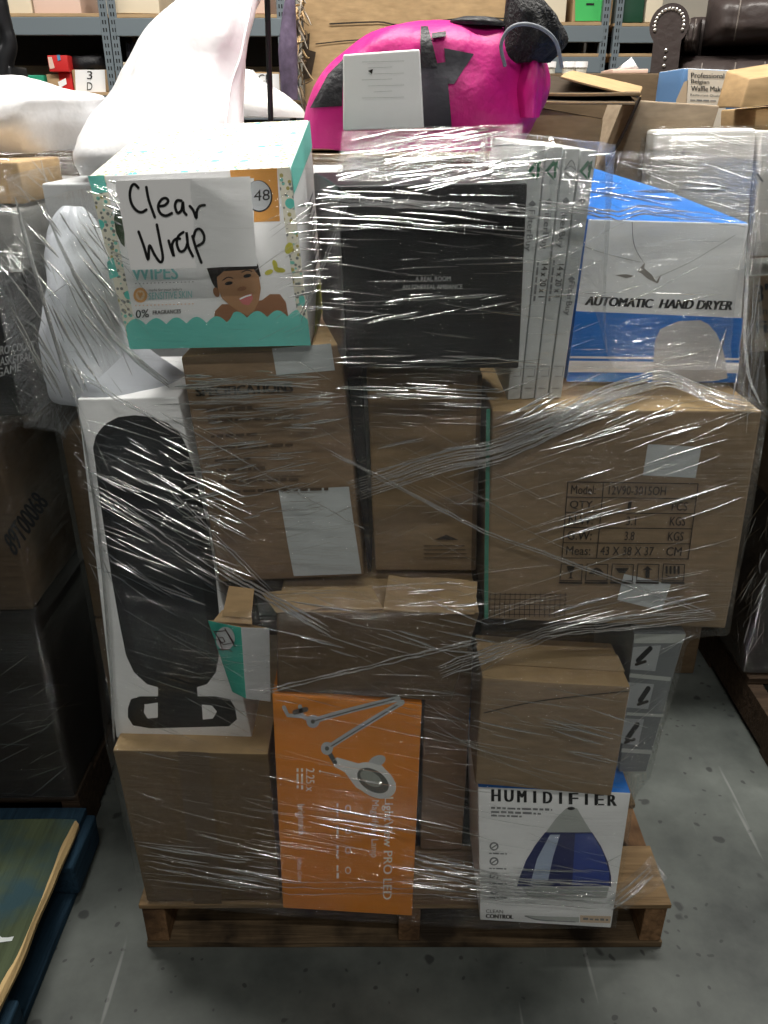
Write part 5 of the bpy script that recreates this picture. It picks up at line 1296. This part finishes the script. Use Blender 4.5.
# fine creases: thin raised folds that run with the stretch
CREASE_GLINT = film_mat('film_glint_fold', haze=.36, gloss=.80, rough=.15, bump=.0, along=3, across=10)  # milky white put into these folds to stand for glints on the film
CUR = [CREASE]
LAMPW = .55
DENS = .6
cm = MB()
def crease(x, y, ang, L_, w, h=1.0):
    n = 7; P = []; bend = random.uniform(-.06, .06)
    for i in range(n):
        t = i / (n - 1) - .5; a = math.radians(ang) + bend * t
        p = on_film(x + math.cos(a) * L_ * t, y - math.sin(a) * L_ * t, .0006)
        if p is None: return
        P.append(p)
    for i in range(1, n):
        if (P[i] - P[i - 1]).length > .05: return
    if CUR[0] is CREASE_GLINT:   # whitened fold tilted to throw a ceiling tube's glint at the camera
        lampp = Vector((.45 + random.uniform(-.7, .7), -.8, 3.8)) if random.random() < LAMPW else Vector((random.uniform(-.8, .8), -3.0, 3.9)); jit = random.gauss(0, .10); rows, uvs = [], []
        for i, p in enumerate(P):
            d = (P[min(i + 1, n - 1)] - P[max(i - 1, 0)]).normalized(); v = (CAM - p).normalized()
            hv = v + (lampp - p).normalized(); hv = (hv - d * hv.dot(d)).normalized(); hv = Matrix.Rotation(jit, 3, d) @ hv
            f_ = d.cross(hv).normalized()
            if f_.z < 0: f_ = -f_
            ww = w * (math.sin(math.pi * (i + .35) / (n - .3)) * random.uniform(.7, 1.1)) + .00008
            out = v * max(0.0, -f_.dot(v)) * 2.0
            a = p + f_ * ww + v * abs(f_.dot(v)) * ww; b_ = p - f_ * ww + v * abs(f_.dot(v)) * ww
            rows.append([a - v * .0004, a + hv * ww * .02, (a + b_) / 2 + hv * ww * .12, b_ + hv * ww * .02, p - f_ * ww * .8 - v * .0002])
            uvs += [(p.x, p.z + k * .001) for k in range(5)]
        cm.grid(rows, CREASE_GLINT, uvs); return
    rows, uvs = [], []
    for i, p in enumerate(P):
        d = (P[min(i + 1, n - 1)] - P[max(i - 1, 0)]).normalized(); v = (p - CAM).normalized(); sd = d.cross(v).normalized()
        ww = w * math.sin(math.pi * (i + .35) / (n - .3)) + .00008
        rows.append([p - sd * ww, p - sd * ww * .5 - v * ww * .85 * h, p - v * ww * 1.25 * h, p + sd * ww * .5 - v * ww * .85 * h, p + sd * ww])
        uvs += [(p.x, p.z + k * .001) for k in range(5)]
    cm.grid(rows, CUR[0], uvs)
def field(x0, y0, x1, y1, n, ang, da, l0, l1, w0=.0004, w1=.0011, tilt=None):
    for _ in range(int(n * DENS + .5)):
        x = random.uniform(x0, x1); y = random.uniform(y0, y1)
        a = ang + random.uniform(-da, da) + (tilt * ((y - y0) / (y1 - y0) - .5) if tilt else 0)
        crease(x, y, a, random.uniform(l0, l1), random.uniform(w0, w1) * random.choice((.6, .8, 1, 1, 1.4)))
R_ = random.seed
R_(11)
field(335, 190, 530, 365, 75, -2, 7, 20, 110)          # black box
field(330, 130, 530, 182, 45, 12, 9, 25, 120)           # its top
field(345, 350, 525, 372, 14, 0, 4, 30, 110)
field(180, 370, 345, 450, 75, 4, 10, 10, 55)            # specification carton
field(185, 450, 350, 520, 55, 6, 16, 10, 50)
field(175, 365, 365, 570, 26, -35, 8, 30, 90, .0003, .0007)
field(280, 480, 362, 575, 22, 8, 10, 10, 50, .0003, .0007)
field(360, 376, 490, 430, 55, -2, 5, 12, 70)            # middle carton
field(365, 430, 490, 570, 45, 12, 14, 15, 60, .0003, .0008)
field(370, 440, 560, 560, 24, -27, 4, 40, 120, .0003, .0007)
field(500, 420, 720, 560, 34, 18, 4, 25, 120, .0004, .0010)   # biggest carton
field(500, 400, 740, 440, 40, 20, 6, 20, 110)
field(490, 560, 700, 625, 34, 12, 8, 25, 110)
field(520, 220, 745, 300, 36, 14, 22, 15, 70, .0003, .0008)   # hand dryer box
field(590, 150, 745, 218, 40, -8, 18, 15, 70)
field(565, 350, 735, 395, 24, 20, 16, 15, 80)
field(510, 180, 600, 395, 40, 12, 25, 8, 40, .0003, .0008)    # filters
field(92, 186, 125, 300, 26, -18, 10, 10, 32, .0003, .0007)   # wipes box edges
field(258, 190, 310, 335, 34, 32, 8, 10, 50, .0003, .0006)
field(300, 180, 345, 330, 34, 2, 14, 12, 46)
field(20, 200, 130, 390, 22, -62, 14, 20, 80, .0004, .0010)  # left bridging sheet
field(25, 200, 110, 300, 5, 45, 20, 15, 50, .0004, .0009)
field(84, 420, 240, 520, 60, -24, 8, 20, 90, .0003, .0009)    # oval appliance box
field(90, 500, 240, 600, 85, -28, 8, 20, 90, .0004, .0011)
field(100, 600, 255, 735, 50, -22, 14, 20, 90, .0003, .0007)
field(50, 420, 110, 740, 70, -58, 14, 25, 90, .0003, .0008)
field(270, 585, 480, 700, 80, -12, 16, 15, 80, .0003, .0010)  # low carton with flaps
field(385, 580, 478, 612, 30, 3, 8, 12, 60, .0005, .0012)
field(205, 590, 275, 700, 22, 5, 18, 10, 40, .0003, .0008)
field(120, 752, 280, 830, 30, -12, 7, 15, 80, .0003, .0007)   # bottom left carton
field(130, 835, 280, 890, 50, -9, 6, 15, 90, .0004, .0010)
field(275, 700, 420, 900, 60, -11, 6, 20, 110, .0003, .0008)  # orange box
field(275, 800, 420, 850, 22, -9, 4, 25, 110, .0005, .0012)
field(418, 690, 480, 900, 50, -12, 8, 15, 60, .0004, .0010)
field(478, 690, 615, 795, 44, -13, 8, 20, 100, .0003, .0010)  # plain carton on the humidifier box
field(430, 690, 520, 780, 20, -30, 8, 30, 90, .0003, .0007)
field(480, 870, 615, 905, 46, -5, 5, 15, 90, .0005, .0013)
field(480, 800, 620, 870, 20, -14, 8, 20, 90, .0003, .0007)
field(620, 640, 690, 770, 26, 38, 14, 15, 60, .0003, .0008)
field(690, 395, 760, 410, 14, 5, 10, 15, 60); field(744, 225, 764, 400, 50, 84, 9, 25, 90, .0004, .0010)
field(612, 858, 664, 905, 40, 35, 16, 10, 40, .0004, .0010)
field(470, 640, 500, 690, 12, 20, 20, 12, 40)
CUR[0] = CREASE_GLINT; DENS = 1  # from here whitened folds, laid where the film should glint
LAMPW = .1
field(182, 376, 305, 404, 34, 1, 5, 25, 90, .0008, .0022)
field(185, 395, 330, 430, 30, 6, 8, 10, 40, .0008, .0022)
field(190, 440, 300, 520, 30, 10, 8, 15, 50, .0008, .0022)
field(360, 384, 488, 398, 16, -2, 3, 20, 90, .0008, .0022)
field(395, 440, 480, 470, 8, 10, 6, 20, 60, .0008, .0022)
LAMPW = .55
field(340, 215, 525, 235, 12, -4, 3, 30, 120, .0008, .0022)
field(340, 285, 520, 320, 14, 6, 6, 15, 70, .0008, .0022)
field(350, 355, 520, 368, 8, 0, 3, 25, 80, .0008, .0022)
field(345, 150, 530, 178, 14, 8, 8, 20, 90, .0008, .0022)
field(575, 425, 715, 545, 13, 17, 3, 30, 110, .0008, .0022)
field(520, 415, 660, 440, 14, 18, 4, 20, 80, .0008, .0022)
field(560, 590, 690, 622, 12, 13, 4, 25, 90, .0008, .0022)
field(600, 185, 740, 215, 14, -4, 10, 20, 70, .0008, .0022)
field(92, 180, 128, 260, 8, -16, 6, 10, 26, .0008, .0022)
field(25, 200, 120, 390, 46, -58, 10, 20, 70, .0008, .0022)
field(345, 128, 525, 178, 20, 6, 8, 25, 100, .0008, .0022)
field(300, 185, 345, 320, 14, 3, 10, 12, 40, .0008, .0022)
field(500, 385, 680, 420, 16, 24, 8, 20, 70, .0008, .0022)
field(720, 330, 764, 402, 10, 80, 8, 20, 60, .0008, .0018)
field(95, 480, 232, 600, 46, -26, 6, 20, 80, .0008, .0022)
field(100, 440, 200, 500, 10, -28, 6, 20, 60, .0008, .0022)
field(380, 582, 475, 606, 12, 3, 5, 15, 70, .0008, .0022)
field(290, 600, 470, 660, 16, -14, 10, 20, 80, .0008, .0022)
field(130, 845, 275, 888, 24, -8, 4, 20, 80, .0008, .0022)
field(330, 810, 420, 832, 9, -9, 3, 30, 90, .0008, .0022)
field(415, 862, 500, 890, 16, -7, 4, 25, 80, .0008, .0022)
field(480, 880, 612, 902, 18, -4, 4, 20, 90, .0008, .0022)
field(480, 720, 610, 760, 12, -12, 5, 25, 90, .0008, .0022)
cm.build('creases', wrap)
CUR[0] = CREASE; DENS = .6

# film round the two neighbouring loads
w2 = empty('stretch_wrap', (-1.1, 1.7, .11), 'clear stretch film round the load at the left edge of the photo', 'stretch wrap')
rows, uvs = film_shell(LEFTW, .15, 1.40, (-1.1, 1.7), gap=.014, nth=300, dz=.02, close=5); m = MB(); m.grid(rows, FILM, uvs); t_ = bvh_of(m); m.build('film_sheet', w2)
trees = [t_]; cm = MB(); CUR[0] = CREASE_GLINT; field(0, 150, 60, 330, 50, -40, 40, 15, 50, .0008, .0022); CUR[0] = CREASE; field(0, 225, 46, 330, 60, -50, 30, 15, 60, .0005, .0012); field(0, 330, 46, 400, 24, -20, 20, 15, 50, .0003, .0007); field(0, 660, 66, 800, 40, 20, 25, 15, 60, .0004, .001); cm.build('creases', w2)
w3 = empty('stretch_wrap', (1.4, 2.1, .11), 'clear stretch film round the load at the right edge of the photo', 'stretch wrap')
rows, uvs = film_shell(RIGHTW, .15, 1.44, (1.25, 2.05), gap=.014, nth=300, dz=.02, close=5); m = MB(); m.grid(rows, FILM, uvs); t_ = bvh_of(m); m.build('film_sheet', w3)
trees = [t_]; cm = MB(); CUR[0] = CREASE_GLINT; field(650, 132, 760, 190, 14, -10, 10, 15, 50, .0008, .002); field(740, 500, 768, 700, 24, 75, 20, 15, 40, .0008, .0022); CUR[0] = CREASE; field(735, 480, 768, 700, 50, 70, 30, 15, 50, .0005, .0013); field(600, 100, 760, 190, 40, -10, 14, 15, 70, .0004, .001); field(745, 130, 768, 270, 16, 20, 40, 10, 40, .0005, .001); cm.build('creases', w3)
for o in bpy.data.objects:
    if '_b' in o: del o['_b']
